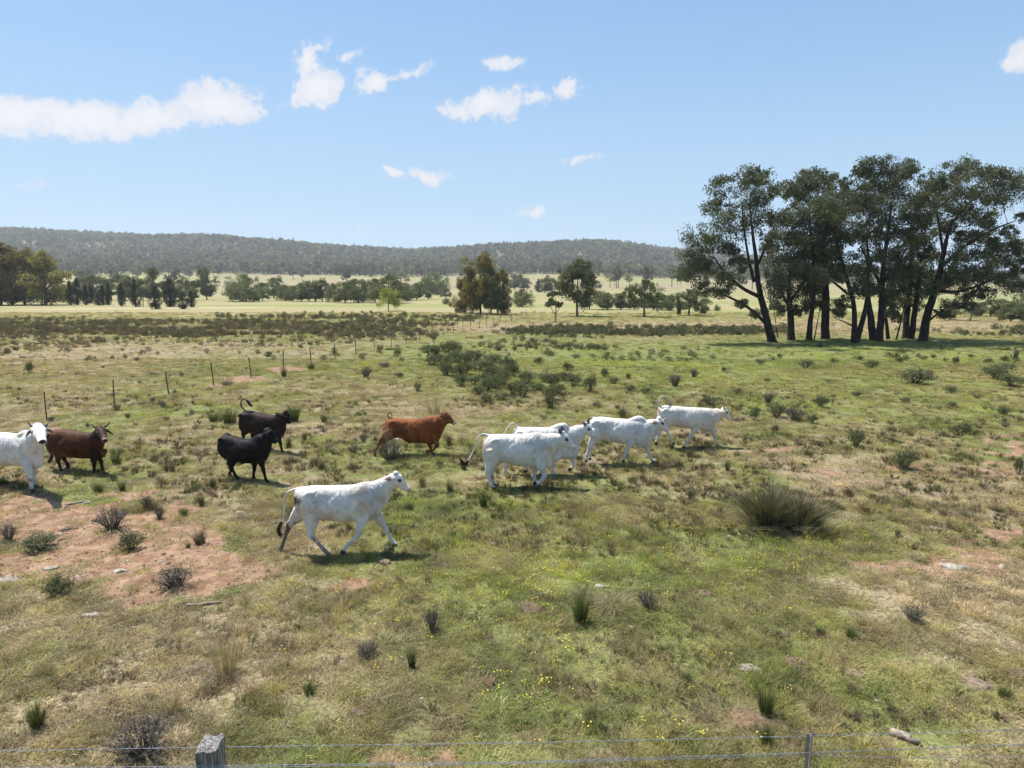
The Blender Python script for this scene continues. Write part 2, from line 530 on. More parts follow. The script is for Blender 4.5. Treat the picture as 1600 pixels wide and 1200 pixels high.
# ------------------------------------------------------------------ the land
def build_ground():
    yn = [-400, -200, -90, -40, -18, -8, -3, 0, 2, 3.5, 4.5]
    ys = np.concatenate([yn, np.geomspace(5.2, 2600, 640)])
    nc = 460
    s = np.linspace(-1, 1, nc)
    inner = .93
    wdt = 7 + np.maximum(ys, 0) * 1.02
    X = np.zeros((len(ys), nc)); Y = np.repeat(ys[:, None], nc, 1)
    for i, wd in enumerate(wdt):
        a = np.clip(np.abs(s) / inner, 0, 1) * wd
        ex = np.clip((np.abs(s) - inner) / (1 - inner), 0, 1)
        a = a + ex ** 2 * (500 + .3 * max(ys[i], 0))
        X[i] = np.sign(s) * a
    Z = H(X, Y)
    bare, dry = masks(X, Y)
    u, v = proj(X, Y, Z)
    # colour of the fields further away: pale dry paddocks brightened in colour to look sunlit, the brush belts, the dry purple strip
    f = sstep(75, 120, Y)
    fcol = np.zeros(X.shape + (4,)); fcol[..., 3] = 1
    pale = np.array([.265, .235, .12]); green = np.array([.195, .212, .072]); tan = np.array([.245, .205, .125]); brush = np.array([.10, .08, .055])
    g = fbm(X / 60, Y / 25, 91, 4)[..., None]
    c = pale * (1 - sstep(.4, .6, g)) + green * sstep(.4, .6, g)
    kt = sstep(260, 600, Y)[..., None] * sstep(.35, .65, fbm(X / 150, Y / 80, 95, 3))[..., None]
    c = c * (1 - kt) + tan * kt
    wood = sstep(FD - 60, FD + 40, Y)[..., None]
    c = c * (1 - wood * .75) + np.array([.10, .10, .065]) * wood * .75
    strip = np.exp(-((Y - 85) / 9) ** 2)[..., None] * sstep(760, 880, u)[..., None]
    c = c * (1 - strip * .8) + np.array([.25, .20, .165]) * strip * .8
    rd = (np.exp(-((Y - 150 - (X + 95) * .28) / 2.2) ** 2) * sstep(-110, -98, X) * (1 - sstep(-62, -50, X)))[..., None]
    c = c * (1 - rd) + np.array([.52, .40, .29]) * rd
    fcol[..., :3] = c
    verts = np.stack([X, Y, Z], -1).reshape(-1, 3)
    nr = len(ys)
    i = np.arange(nr - 1)[:, None] * nc + np.arange(nc - 1)[None, :]
    quads = np.stack([i, i + 1, i + nc + 1, i + nc], -1).reshape(-1, 4)
    me = mesh_np('ground', verts, quads, None, [ground_material()], True, {
        'bare': ('POINT', 'FLOAT', bare.ravel().astype(np.float32)), 'dry': ('POINT', 'FLOAT', dry.ravel().astype(np.float32)),
        'fieldf': ('POINT', 'FLOAT', f.ravel().astype(np.float32)), 'field': ('POINT', 'FLOAT_COLOR', fcol.reshape(-1, 4).astype(np.float32))})
    o = link('ground', me)
    tag(o, 'grassy paddock ground with bare red soil patches, rising to far hills', None, None, 'structure')
    return o


build_ground()


# ------------------------------------------------------------------ scattering of uncountable growth
def scatter(name, protos, pts, rot, scl, idx, tint, label, cat):
    pc = bpy.data.collections.new(name + '_kinds')
    for i, me in enumerate(protos):
        po = bpy.data.objects.new('%s_kind_%02d' % (name, i), me)
        pc.objects.link(po)
    n = len(pts)
    me = mesh_np(name, pts, None, None, (), False, {
        'rot': ('POINT', 'FLOAT_VECTOR', rot.astype(np.float32)), 'scl': ('POINT', 'FLOAT_VECTOR', scl.astype(np.float32)),
        'idx': ('POINT', 'INT', idx.astype(np.int32)), 'tint': ('POINT', 'FLOAT_COLOR', np.hstack([tint, np.ones((n, 1))]).astype(np.float32))})
    o = link(name, me)
    ng = bpy.data.node_groups.new(name + '_nodes', 'GeometryNodeTree')
    ng.interface.new_socket('Geometry', in_out='INPUT', socket_type='NodeSocketGeometry')
    ng.interface.new_socket('Geometry', in_out='OUTPUT', socket_type='NodeSocketGeometry')
    gi = ng.nodes.new('NodeGroupInput'); go = ng.nodes.new('NodeGroupOutput')
    ip = ng.nodes.new('GeometryNodeInstanceOnPoints')
    ci = ng.nodes.new('GeometryNodeCollectionInfo')
    ci.inputs['Collection'].default_value = pc
    ci.inputs['Separate Children'].default_value = True
    ci.inputs['Reset Children'].default_value = True
    ip.inputs['Pick Instance'].default_value = True
    m2p = ng.nodes.new('GeometryNodeMeshToPoints')

    def attr(nm, typ):
        a = ng.nodes.new('GeometryNodeInputNamedAttribute'); a.data_type = typ
        a.inputs['Name'].default_value = nm
        return a.outputs['Attribute']
    L = ng.links.new
    L(gi.outputs[0], m2p.inputs['Mesh'])
    L(m2p.outputs[0], ip.inputs['Points'])
    L(ci.outputs[0], ip.inputs['Instance'])
    L(attr('idx', 'INT'), ip.inputs['Instance Index'])
    er = ng.nodes.new('FunctionNodeEulerToRotation')
    L(attr('rot', 'FLOAT_VECTOR'), er.inputs[0])
    L(er.outputs[0], ip.inputs['Rotation'])
    L(attr('scl', 'FLOAT_VECTOR'), ip.inputs['Scale'])
    L(ip.outputs[0], go.inputs[0])
    md = o.modifiers.new('growth', 'NODES'); md.node_group = ng
    tag(o, label, cat, None, 'stuff')
    return o


def blades(rg, n, rad, h, hv, wd, lean, seg=2, center_pow=.5, shade=(0, 1), curve=.6):
    """a tuft of curved tapering blades as arrays"""
    th = rg.uniform(0, 2 * np.pi, n); rr = rad * rg.uniform(0, 1, n) ** center_pow
    bx, by = rr * np.cos(th), rr * np.sin(th)
    la = th + rg.normal(0, .7, n)
    ln = np.abs(rg.normal(lean, lean * .5, n))
    hh = h * (1 + rg.normal(0, hv, n)).clip(.3, 2)
    w0 = wd * rg.uniform(.6, 1.3, n)
    fa = rg.uniform(0, 2 * np.pi, n)
    V = []; rows = seg + 1
    for k in range(rows):
        t = k / seg
        out = hh * ln * (t ** (1 + curve))
        z = hh * t * (1 - .35 * ln.clip(0, 1.5) * t)
        cx = bx + np.cos(la) * out; cy = by + np.sin(la) * out
        ww = w0 * (1 - t) ** .7 * .5
        if k < seg:
            V.append(np.stack([cx - np.cos(fa) * ww, cy - np.sin(fa) * ww, z], -1))
            V.append(np.stack([cx + np.cos(fa) * ww, cy + np.sin(fa) * ww, z], -1))
        else:
            V.append(np.stack([cx, cy, z], -1))
    nv = len(V)
    v = np.stack(V, 1).reshape(-1, 3)
    base = np.arange(n)[:, None] * nv
    q = [base + np.array([[2 * k, 2 * k + 1, 2 * k + 3, 2 * k + 2]]) for k in range(seg - 1)]
    t_ = base + np.array([[2 * (seg - 1), 2 * (seg - 1) + 1, 2 * seg]])
    sh = rg.uniform(shade[0], shade[1], n)
    return v, (np.vstack(q) if q else None), t_, (np.tile(sh, max(1, seg - 1)) if q else None), sh


def add_blades(A, *a, off=(0, 0, 0), **k):
    v, q, t, sq, st = blades(*a, **k)
    v = v + np.array(off)
    n0 = A.n
    A.v.append(v); A.n += len(v)
    if q is not None:
        A.q.append(q + n0); A.tq.append(sq)
    A.t.append(t + n0); A.tt.append(st)


def bundles(A, rg, nb, nper, r, h, wd, lean, seg=3, off=(0, 0, 0), shade=(0, 1), spread=.16):
    """many small sheaves, each leaning its own way and with its own shade"""
    for i in range(nb):
        th = rg.uniform(0, 6.283); f = rg.random() ** .6
        b = np.array([math.cos(th) * r * f * .55, math.sin(th) * r * f * .55, 0]) + np.array(off)
        ln = lean * (.25 + 1.3 * f) * rg.uniform(.7, 1.3)
        hh = h * rg.uniform(.72, 1.12) * (1 - .22 * f)
        v, q, t, sq, st = blades(rg, nper, r * .10, hh, .16, wd, .12, seg, shade=(0, 1))
        z = v[:, 2]
        k = (z / hh).clip(0, 1.2) ** 1.6 * ln * hh
        a2 = th + rg.normal(0, .35)
        v[:, 0] += math.cos(a2) * k + b[0]; v[:, 1] += math.sin(a2) * k + b[1]
        v[:, 2] = z * (1 - .28 * min(ln, 1.3) * (z / hh).clip(0, 1)) + b[2]
        s0 = rg.uniform(*shade)
        n0 = A.n; A.v.append(v); A.n += len(v)
        if q is not None: A.q.append(q + n0); A.tq.append(np.clip(s0 + (sq - .5) * spread * 2, -.3, 2))
        A.t.append(t + n0); A.tt.append(np.clip(s0 + (st - .5) * spread * 2, -.3, 2))


def grass_protos():
    out = []
    rg = np.random.default_rng(11)
    spec = [  # n, radius, height, width, lean
        (90, .17, .045, .010, .8), (90, .19, .06, .010, 1.0), (110, .16, .08, .008, .6),      # turf
        (70, .14, .13, .007, .55), (60, .10, .20, .007, .45),                                  # tufts
        (70, .18, .05, .016, 1.3),                                                             # broad weeds
        (46, .07, .30, .006, .35), (60, .16, .10, .006, 1.4)]                                  # seed stalks, lying straw
    for (n, r, h, wd, ln) in spec:
        A = Acc()
        add_blades(A, rg, n, r, h, .35, wd, ln)
        out.append(A.mesh('grass_tuft', [M['grass']]))
    return out


GREEN = np.array([.165, .205, .048]); LIME = np.array([.29, .325, .070]); OLIVE = np.array([.25, .222, .088])
STRAW = np.array([.43, .355, .235]); BROWN = np.array([.22, .155, .105])


def grass_tint(x, y, dry, rg):
    n = len(x)
    d = np.clip(dry + rg.normal(0, .13, n), 0, 1)[:, None]
    lm = sstep(.45, .7, fbm(x / 3.0, y / 3.0, 131, 3))[:, None]
    g = GREEN * (1 - lm) + LIME * lm
    c = np.where(d < .5, g + (OLIVE - g) * (d / .5), OLIVE + (STRAW - OLIVE) * ((d - .5) / .5))
    br = (rg.random(n) < .11 + .26 * dry)[:, None]
    c = np.where(br, BROWN, c)
    fr = sstep(16, 45, y)
    k = .72 + (.62 - .45 * fr) * sstep(.32, .68, fbm(x / .28, y / .28, 137, 3)) + .28 * fr
    return c * (rg.uniform(.75, 1.25, n) * k)[:, None] * 1.42


def sample_field(rg, n, y0, y1, power, side=.86, pad=2.5):
    """positions with a density that falls off with distance"""
    u = rg.random(n)
    k = 2 - power
    y = (y0 ** k + u * (y1 ** k - y0 ** k)) ** (1 / k) if abs(k) > 1e-6 else y0 * (y1 / y0) ** u
    x = rg.uniform(-1, 1, n) * (y * side + pad)
    return x, y


def build_grass():
    rg = np.random.default_rng(5)
    protos = grass_protos()
    xs, ys = [], []
    for (n, a, b, pw) in ((50000, 5.2, 16, .9), (58000, 16, 48, 1.0), (42000, 48, 130, .9)):
        x, y = sample_field(rg, n, a, b, pw)
        xs.append(x); ys.append(y)
    x = np.concatenate(xs); y = np.concatenate(ys)
    bare, dry = masks(x, y)
    keep = rg.random(len(x)) > bare * .86
    thin = fbm(x / .6, y / .6, 141, 3)
    keep &= rg.random(len(x)) < np.clip(.5 + (thin - .42) * 3.0, .12, 1)
    x, y, bare, dry = x[keep], y[keep], bare[keep], dry[keep]
    n = len(x)
    z = H(x, y) - .006
    tall = fbm(x / 1.7, y / 1.7, 151, 3)
    pr = rg.random(n)
    idx = np.full(n, 0)
    turf = rg.choice([0, 1, 2, 5, 7], n, p=[.28, .26, .22, .12, .12])
    tuft = rg.choice([2, 3, 4, 6], n, p=[.35, .40, .18, .07])
    ptall = np.clip((tall - .52) * 2.6, .03, .7)
    idx = np.where(pr < ptall, tuft, turf)
    far = (y / 12.0).clip(.9, 12) ** .42
    s = rg.uniform(.6, 1.3, n) * far
    sz = s * rg.uniform(.4, 1.1, n) * .64
    tint = grass_tint(x, y, dry, rg)
    rot = np.stack([rg.normal(0, .12, n), rg.normal(0, .12, n), rg.uniform(0, 6.28, n)], -1)
    scatter('grass', protos, np.stack([x, y, z], -1), rot, np.stack([s, s, sz], -1), idx, tint,
            'short patchy green and straw coloured pasture grass covering the paddock', 'grass')


build_grass()


def tussock_mesh(rg, n, r, h, wd, lean, mats, stalk=0, name='tussock'):
    A = Acc()
    bundles(A, rg, max(8, n // 11), 11, r * 1.5, h, wd, lean * .8, seg=3)
    if stalk:
        add_blades(A, rg, stalk, r * .8, h * 1.25, .2, wd * .7, lean * .6, seg=2)
    return A.mesh(name, mats)


def twig_mesh(rg, n, r, h, mat, leaves=0, name='bush', leaf_size=.06, flat=.8):
    """a twiggy bush: stems that fork from the base, with or without leaves"""
    A = Acc()
    tips = []
    for i in range(n):
        th = rg.uniform(0, 6.283); rad = rg.uniform(.1, 1) ** .6
        ex = np.array([math.cos(th) * r * rad, math.sin(th) * r * rad, h * (1 - .5 * rad ** 2) * rg.uniform(.7, 1.05)])
        p0 = np.array([math.cos(th) * r * .12, math.sin(th) * r * .12, -.02])
        mid = (p0 + ex) / 2 + rg.normal(0, .06 * h, 3) + np.array([0, 0, .1 * h])
        A.tube([p0, mid, ex], [.012 * h + .004, .007 * h + .003, .002], 3, rg.uniform(.2, .8), cap=False)
        for k in range(5):
            b = mid + (ex - mid) * rg.uniform(0, .95)
            e = b + np.array([rg.normal(0, .22 * r), rg.normal(0, .22 * r), abs(rg.normal(.12, .10)) * h])
            A.tube([b, e], [.004, .0015], 3, rg.uniform(.3, 1), cap=False)
            tips.append((b + e) / 2); tips.append(e)
    if leaves:
        tips = np.array(tips)
        c = tips[rg.integers(0, len(tips), leaves)] + rg.normal(0, .055 * max(r, h), (leaves, 3))
        c[:, 2] = np.maximum(c[:, 2], .02)
        add_leaves(A, rg, c, leaf_size, .42, upright=.5)
    return A.mesh(name, [mat])


def add_leaves(A, rg, c, size, aspect=.4, upright=.0, droop=.0, shade=None):
    """one small leaf-shaped quad at every centre"""
    n = len(c)
    d = rg.normal(0, 1, (n, 3))
    d[:, 2] += upright * 1.5 - droop * 1.5
    d /= np.linalg.norm(d, axis=1, keepdims=True)
    r2 = rg.normal(0, 1, (n, 3))
    s = np.cross(d, r2); s /= np.linalg.norm(s, axis=1, keepdims=True) + 1e-9
    L = size * rg.uniform(.6, 1.4, n)[:, None]
    W = L * aspect
    v = np.stack([c - d * L * .5, c - s * W * .5 + d * L * .05, c + d * L * .5, c + s * W * .5 + d * L * .05], 1).reshape(-1, 3)
    q = np.arange(n)[:, None] * 4 + np.array([[0, 1, 2, 3]])
    sh = rg.uniform(0, 1, n) if shade is None else np.clip(shade + rg.normal(0, .2, n), 0, 1)
    A.add(v, q, None, sh)


# ------------------------------------------------------------------ trees
def gum_tree(rg, trunks, clusters, leaf=.24, nleaf=55, nsub=9, twigs=True, droop=.3, subr=.42, flat=.7, ref=None):
    """trunks: list of (points, radii); clusters: (x,y,z,rx,rz). returns (wood Acc, leaf Acc)"""
    Wd, Lf = Acc(), Acc()
    nodes = []; nrad = []
    for pts, rad in trunks:
        pts = np.asarray(pts, float)
        t = np.linspace(0, 1, len(pts)); tt = np.linspace(0, 1, max(6, len(pts) * 3))
        P = np.stack([np.interp(tt, t, pts[:, k]) for k in range(3)], -1)
        for _ in range(2):
            P[1:-1] = .25 * P[:-2] + .5 * P[1:-1] + .25 * P[2:]
        Rr = np.interp(tt, t, rad)
        P[1:-1] += rg.normal(0, .05, P[1:-1].shape) * Rr[1:-1, None]
        Wd.tube(P, Rr, 8, rg.uniform(.2, .8))
        nodes.append(P); nrad.append(Rr)
    N = np.vstack(nodes); NR = np.concatenate(nrad)
    zmin = N[:, 2].min(); zmax = N[:, 2].max()
    for (cx, cy, cz, rx, rz) in clusters:
        c = np.array([cx, cy, cz])
        dist = np.linalg.norm(N - c, axis=1) + np.maximum(0, N[:, 2] - c[2]) * 1.5
        dist[N[:, 2] < zmin + .22 * (zmax - zmin)] += 3.0
        j = int(np.argmin(dist)); p0 = N[j]; r0 = min(NR[j] * .6, .16 * rx + .03)
        mid = p0 * .5 + c * .5 + rg.normal(0, .14 * rx, 3) - np.array([0, 0, .12 * rx])
        end = c + np.array([0, 0, .1 * rz])
        if np.linalg.norm(p0 - c) > .3:
            Wd.tube([p0, p0 * .75 + mid * .25 + rg.normal(0, .05 * rx, 3), mid, end], [r0, r0 * .75, r0 * .5, r0 * .22], 5, rg.uniform(.2, .8))
        for k in range(nsub):
            d = rg.normal(0, 1, 3); d /= np.linalg.norm(d)
            rr = rg.uniform(.35, 1.0)
            sc = c + d * np.array([rx, rx, rz]) * rr
            if twigs:
                Wd.tube([mid if rg.random() < .4 else end, (end + sc) / 2 + rg.normal(0, .08 * rx, 3), sc], [r0 * .28, r0 * .2, .012], 3, .5, cap=False)
            sr = subr * rx * rg.uniform(.5, 1.3)
            m = int(nleaf * rg.uniform(.6, 1.3) * (min(1.12, max(.12, (rx / ref) ** 1.7)) if ref else 1)) + 3
            g = rg.normal(0, 1, (m, 3)); g /= np.linalg.norm(g, axis=1, keepdims=True)
            g *= (rg.random(m) ** .45)[:, None] * sr
            g[:, 2] *= flat
            hgt = .35 + .35 * rg.random()
            add_leaves(Lf, rg, sc + g, leaf, .42, droop=droop, shade=np.full(m, hgt))
    return Wd, Lf


def tree_object(name, loc, Wd, Lf, wmat, lmat):
    root = empty(name, loc)
    if Wd.v: link('trunk', Wd.mesh('trunk', [wmat], True), root)
    if Lf.v: link('crown', Lf.mesh('crown', [lmat]), root)
    return root


# --- the big dark grove -------------------------------------------------------
def grove():
    rg = np.random.default_rng(23)
    # a tree is a depth offset, its trunks as picture traces at that depth, and its leaf clusters
    C6 = lambda x, y: (1040 + x / 2.857, 230 + y / 2.857)
    specs = [
        # tree 1, leaning left with long low limbs
        dict(foot=(478, 870), dep=0, label='gum at the edge of the dark grove, trunk leaning left with two long low limbs',
             trunks=[([(478, 872), (450, 770), (425, 670), (410, 590), (405, 500), (390, 400), (380, 310), (375, 230)], [.48, .40, .34, .28, .22, .16, .10, .04]),
                     ([(425, 670), (340, 630), (270, 570), (215, 490)], [.24, .19, .14, .08]),
                     ([(450, 790), (380, 720), (280, 665), (190, 635)], [.20, .16, .12, .06]),
                     ([(405, 540), (450, 440), (485, 350)], [.16, .12, .06]),
                     ([(395, 600), (375, 520), (350, 380), (340, 250)], [.2, .14, .1, .06])],
             cl=[(360, 150, 60), (430, 130, 55), (250, 175, 55), (215, 260, 50), (330, 260, 80), (430, 240, 60), (500, 190, 45), (260, 340, 70), (380, 350, 75),
                 (460, 320, 60), (140, 410, 70), (220, 430, 60), (110, 490, 60), (110, 570, 62), (190, 545, 65), (280, 590, 55), (170, 630, 45), (330, 520, 45),
                 (250, 650, 35), (340, 700, 30), (480, 400, 45), (300, 460, 45), (400, 740, 28)]),
        dict(foot=(560, 862), dep=3, label='short thick trunked gum with low crown in the grove, second trunk along',
             trunks=[([(560, 866), (560, 780), (550, 680), (555, 560)], [.45, .38, .30, .15]), ([(555, 720), (500, 620), (480, 520)], [.2, .14, .08]), ([(555, 690), (620, 600), (640, 500)], [.2, .14, .08])],
             cl=[(480, 520, 60), (560, 480, 70), (620, 560, 60), (500, 640, 65), (580, 660, 60), (540, 580, 70), (640, 450, 60), (500, 720, 45), (600, 730, 40), (470, 600, 45), (540, 410, 60), (590, 350, 60), (460, 460, 40)]),
        dict(foot=(640, 864), dep=1, label='slim gum in the dark grove with two thin saplings at its foot',
             trunks=[([(638, 868), (645, 780), (660, 690), (665, 560), (650, 400), (640, 260)], [.36, .28, .24, .2, .13, .07]), ([(662, 866), (680, 770), (690, 700)], [.07, .05, .03]), ([(500, 850), (490, 770), (480, 700)], [.06, .045, .02])],
             cl=[(560, 300, 60), (560, 200, 42), (590, 500, 55), (650, 620, 45), (650, 130, 55), (600, 170, 55), (700, 160, 60), (640, 220, 60), (740, 150, 38), (690, 280, 70), (620, 300, 65), (740, 330, 60), (660, 400, 70), (600, 420, 50), (700, 480, 60), (640, 560, 50)]),
        dict(foot=(712, 855), dep=6, label='straight dark trunked gum standing back in the middle of the grove',
             trunks=[([(712, 858), (714, 760), (716, 640), (705, 520), (700, 400)], [.50, .46, .40, .25, .12])],
             cl=[(700, 380, 65), (760, 420, 60), (650, 480, 60), (740, 500, 60), (690, 560, 60), (760, 560, 50), (660, 640, 50), (770, 260, 65), (800, 220, 50), (640, 700, 40), (690, 700, 35)]),
        dict(foot=(845, 872), dep=-1, label='forked gum in the grove, twin trunks joined at the ground and crooked low branch',
             trunks=[([(840, 876), (845, 780), (840, 690), (800, 560), (760, 420), (750, 330)], [.34, .28, .24, .2, .13, .07]),
                     ([(850, 874), (880, 770), (900, 700), (905, 560), (900, 420)], [.34, .28, .24, .18, .1]),
                     ([(840, 800), (800, 780), (750, 760)], [.1, .07, .03]), ([(820, 660), (760, 610), (700, 570)], [.16, .12, .06])],
             cl=[(760, 300, 65), (830, 290, 60), (720, 240, 60), (700, 580, 45), (800, 400, 60), (880, 360, 70), (900, 470, 65), (860, 560, 60), (740, 480, 50), (780, 700, 40), (850, 200, 60), (800, 160, 30), (870, 640, 50), (770, 740, 28), (920, 260, 60)]),
        dict(foot=(940, 868), dep=-3, label='tall gum with a pair of thick dark trunks rising in a narrow V',
             trunks=[([(930, 872), (918, 780), (905, 700), (900, 600)], [.44, .38, .3, .15]), ([(950, 872), (965, 760), (965, 640), (970, 540), (990, 400), (1010, 260)], [.44, .36, .30, .26, .18, .08]),
                     ([(968, 600), (1030, 540), (1070, 460)], [.2, .15, .08]), ([(965, 620), (910, 520), (870, 440)], [.2, .14, .08])],
             cl=[(960, 200, 70), (1040, 190, 70), (900, 250, 60), (980, 300, 75), (1060, 290, 70), (1120, 240, 60), (1000, 390, 65), (1080, 400, 65), (920, 380, 60), (1130, 330, 60),
                 (960, 480, 50), (1050, 490, 55), (900, 90, 50), (960, 90, 55), (1030, 110, 55), (1090, 110, 50), (860, 110, 32), (1020, 560, 45), (900, 620, 50), (930, 150, 50)]),
        dict(foot=(990, 858), dep=4, label='thin gum leaning left behind the V shaped pair of trunks',
             trunks=[([(995, 860), (985, 780), (975, 700), (990, 600)], [.22, .18, .15, .06]), ([(1030, 858), (1055, 760), (1075, 660), (1090, 540)], [.1, .085, .06, .03])],
             cl=[(1010, 720, 45), (970, 660, 45), (1050, 680, 40), (1060, 600, 45), (1010, 620, 40), (1030, 760, 28)]),
        dict(foot=(1070, 855), dep=2, label='gum with clustered upright stems next to the big right leaning tree',
             trunks=[([(1070, 860), (1075, 760), (1090, 640), (1100, 500), (1090, 380)], [.40, .36, .3, .22, .1]), ([(1095, 860), (1110, 740), (1130, 620), (1140, 480)], [.36, .3, .24, .1])],
             cl=[(1110, 700, 40), (1040, 540, 50), (1100, 420, 65), (1160, 400, 65), (1140, 500, 65), (1090, 560, 55), (1170, 560, 55), (1180, 300, 65), (1120, 640, 50), (1150, 200, 60), (1200, 160, 50), (1220, 240, 60), (1040, 640, 40), (1180, 470, 55)]),
        dict(foot=(1145, 866), dep=-2, label='largest gum of the grove, trunk leaning right with long sweeping limbs at the end',
             trunks=[([(1145, 872), (1165, 760), (1195, 660), (1225, 560), (1250, 420), (1280, 320)], [.52, .44, .40, .34, .22, .1]),
                     ([(1205, 640), (1290, 650), (1400, 620), (1500, 570)], [.22, .18, .13, .06]),
                     ([(1225, 540), (1310, 460), (1400, 400), (1500, 350), (1560, 330)], [.22, .18, .13, .1, .04]),
                     ([(1240, 480), (1225, 380), (1210, 280)], [.18, .13, .06]), ([(1270, 350), (1350, 250), (1440, 180)], [.14, .1, .05]),
                     ([(1170, 780), (1230, 730), (1300, 690)], [.14, .1, .05])],
             cl=[(1480, 430, 45), (1530, 380, 35), (1180, 640, 45), (1350, 710, 30), (1290, 110, 60), (1370, 95, 60), (1440, 120, 55), (1500, 145, 55), (1560, 150, 50), (1330, 190, 70), (1420, 210, 65), (1500, 230, 55), (1270, 260, 65), (1360, 300, 60),
                 (1440, 320, 55), (1260, 360, 60), (1330, 400, 55), (1420, 400, 45), (1380, 480, 60), (1300, 500, 60), (1240, 600, 55), (1320, 580, 65), (1400, 560, 65), (1470, 520, 60),
                 (1520, 470, 55), (1560, 440, 50), (1590, 530, 55), (1500, 590, 50), (1560, 620, 45), (1420, 640, 45), (1340, 660, 40), (1600, 180, 50), (1590, 310, 25), (1280, 700, 40), (1660, 160, 50), (1650, 470, 60), (1240, 740, 30), (1230, 160, 45)]),
    ]
    for s in specs:
        fu, fv = C6(*s['foot'])
        g = ground_at(fu, fv)
        O = np.array([g.x, g.y, g.z])

        def P(x, y, off=0.0):
            u, v = C6(x, y)
            d = ray(u, v)
            p = d * ((g.y + off) / d[1])
            return np.array([p[0] - O[0], off, p[2] + CAMZ - O[2]])
        trunks = []
        for k, (pts, rad) in enumerate(s['trunks']):
            sway = rg.normal(0, .8) if k else 0.0
            side0 = 0.0
            L = []
            for i, p in enumerate(pts):
                f = i / (len(pts) - 1)
                q = P(*p, off=sway * f * (0.3 if k == 0 else 1))
                L.append(q)
            L[0][2] = min(L[0][2], L[0][2]) - (.15 if k == 0 else 0)
            rr = [r * .80 for r in rad]
            if k == 0 or pts[0][1] > 845:
                L.insert(1, L[0] * .8 + L[1] * .2); rr[0:1] = [rad[0] * 1.05, rad[0] * .80]
            trunks.append((np.array(L), rr))
        cl = []
        for (x, y, r) in s['cl']:
            off = rg.normal(0, 1.6)
            q = P(x, y, off)
            rm = r / 2.857 / FPX * g.y * 1.14
            cl.append((q[0], q[1], q[2], rm, rm * .8))
        Wd, Lf = gum_tree(rg, trunks, cl, leaf=.20, nleaf=68, nsub=22, droop=.5, subr=.44, flat=.85, ref=1.2)
        root = tree_object('gum_tree', (O[0], O[1], float(H(O[0], O[1]))), Wd, Lf, M['bark_dark'], M['grove_leaf'])
        tag(root, s['label'], 'tree', 'gum trees of the dark grove')


grove()


# --- tree kinds for the middle distance (built 10 m tall, then scaled) --------
def proto_gum(seed, wide=.42, low=.25, ncl=11, lean=0, wmat='bark_mid', lmat='gum_leaf', name='gum_tree', openness=1.0, nleaf=44, leaf=.46):
    rg = np.random.default_rng(seed)
    top = 8.2
    tr = [([(0, 0, -.3), (.15 + lean * .3, 0, 2), (.1 + lean, .1, 4.5), (lean * 1.4, 0, top)], [.30, .24, .17, .06]),
          ([(.1 + lean * .5, 0, 2.6), (1.2 * wide * 2, .3, 4.4), (1.8 * wide * 2, .5, 6)], [.16, .12, .05]),
          ([(.1 + lean * .5, 0, 2.3), (-1.2 * wide * 2, -.3, 4.2), (-1.9 * wide * 2, .4, 5.6)], [.16, .12, .05])]
    cl = []
    for i in range(ncl):
        th = rg.uniform(0, 6.283)
        z = rg.uniform(10 * low, 9.0)
        prof = math.sin(max(.12, min(1, (z / 10 - low + .12) / (1.05 - low))) * math.pi) ** .6
        rr = wide * 10 * .5 * prof * rg.uniform(.3, 1.15) * 1.25
        r = rg.uniform(1.2, 1.9) * openness * (wide / .42) ** .5
        cl.append((math.cos(th) * rr + lean * z / 9, math.sin(th) * rr, z, r, r * .75))
    cl.append((lean * 1.2, 0, 8.9, 1.1 * openness, .8))
    Wd, Lf = gum_tree(rg, tr, cl, leaf=leaf, nleaf=nleaf, nsub=10, twigs=False, subr=.52)
    return (Wd.mesh('trunk', [M[wmat]], True), Lf.mesh('crown', [M[lmat]]), name)


def proto_pine(seed, wide=.22):
    rg = np.random.default_rng(seed)
    Wd, Lf = Acc(), Acc()
    Wd.tube([(0, 0, -.3), (0, 0, 3), (0, 0, 9)], [.28, .2, .05], 6)
    for i in range(110):
        z = rg.uniform(.6, 9.7)
        f = (z - .4) / 9.6
        prof = (math.sin(min(1, f * 1.02 + .12) * math.pi) ** .55) * wide * 10 * .5 * 1.05
        th = rg.uniform(0, 6.283); rr = prof * rg.uniform(.3, 1.08)
        c = np.array([math.cos(th) * rr, math.sin(th) * rr, z])
        Wd.tube([(0, 0, z - .5), c], [.05, .015], 3, cap=False)
        m = 40
        g = rg.normal(0, 1, (m, 3)) * np.array([.26, .26, .42])
        add_leaves(Lf, rg, c + g, .36, .35, upright=.6, shade=np.full(m, rg.uniform(.1, .9)))
    return (Wd.mesh('trunk', [M['bark_dark']], True), Lf.mesh('crown', [M['pine_leaf']]), 'cypress_pine')


PROTO = {
    'gum0': proto_gum(101, .62, .18, 18), 'gum1': proto_gum(102, .8, .12, 22), 'gum2': proto_gum(103, .5, .3, 14, .2),
    'gumtall': proto_gum(104, .42, .15, 24, openness=.66), 'gumround': proto_gum(105, 1.0, .14, 26, openness=1.25),
    'gold0': proto_gum(106, .6, .16, 30, lmat='sunlit_gum_leaf'), 'gold1': proto_gum(107, .7, .1, 20, lmat='sunlit_gum_leaf'),
    'lime': proto_gum(108, 1.0, .25, 16, lmat='lime_leaf', wmat='bark_pale'),
    'deadish': proto_gum(109, .6, .5, 12, wmat='bark_pale', openness=.55), 'dark0': proto_gum(110, .62, .25, 24, lmat='shrub_leaf', wmat='bark_mid', openness=1.1),
    'dark1': proto_gum(111, .75, .25, 16, .3, lmat='shrub_leaf'),
    'pine0': proto_pine(120, .3), 'pine1': proto_pine(121, .24), 'pine2': proto_pine(122, .38),
}
tree_roots = {}


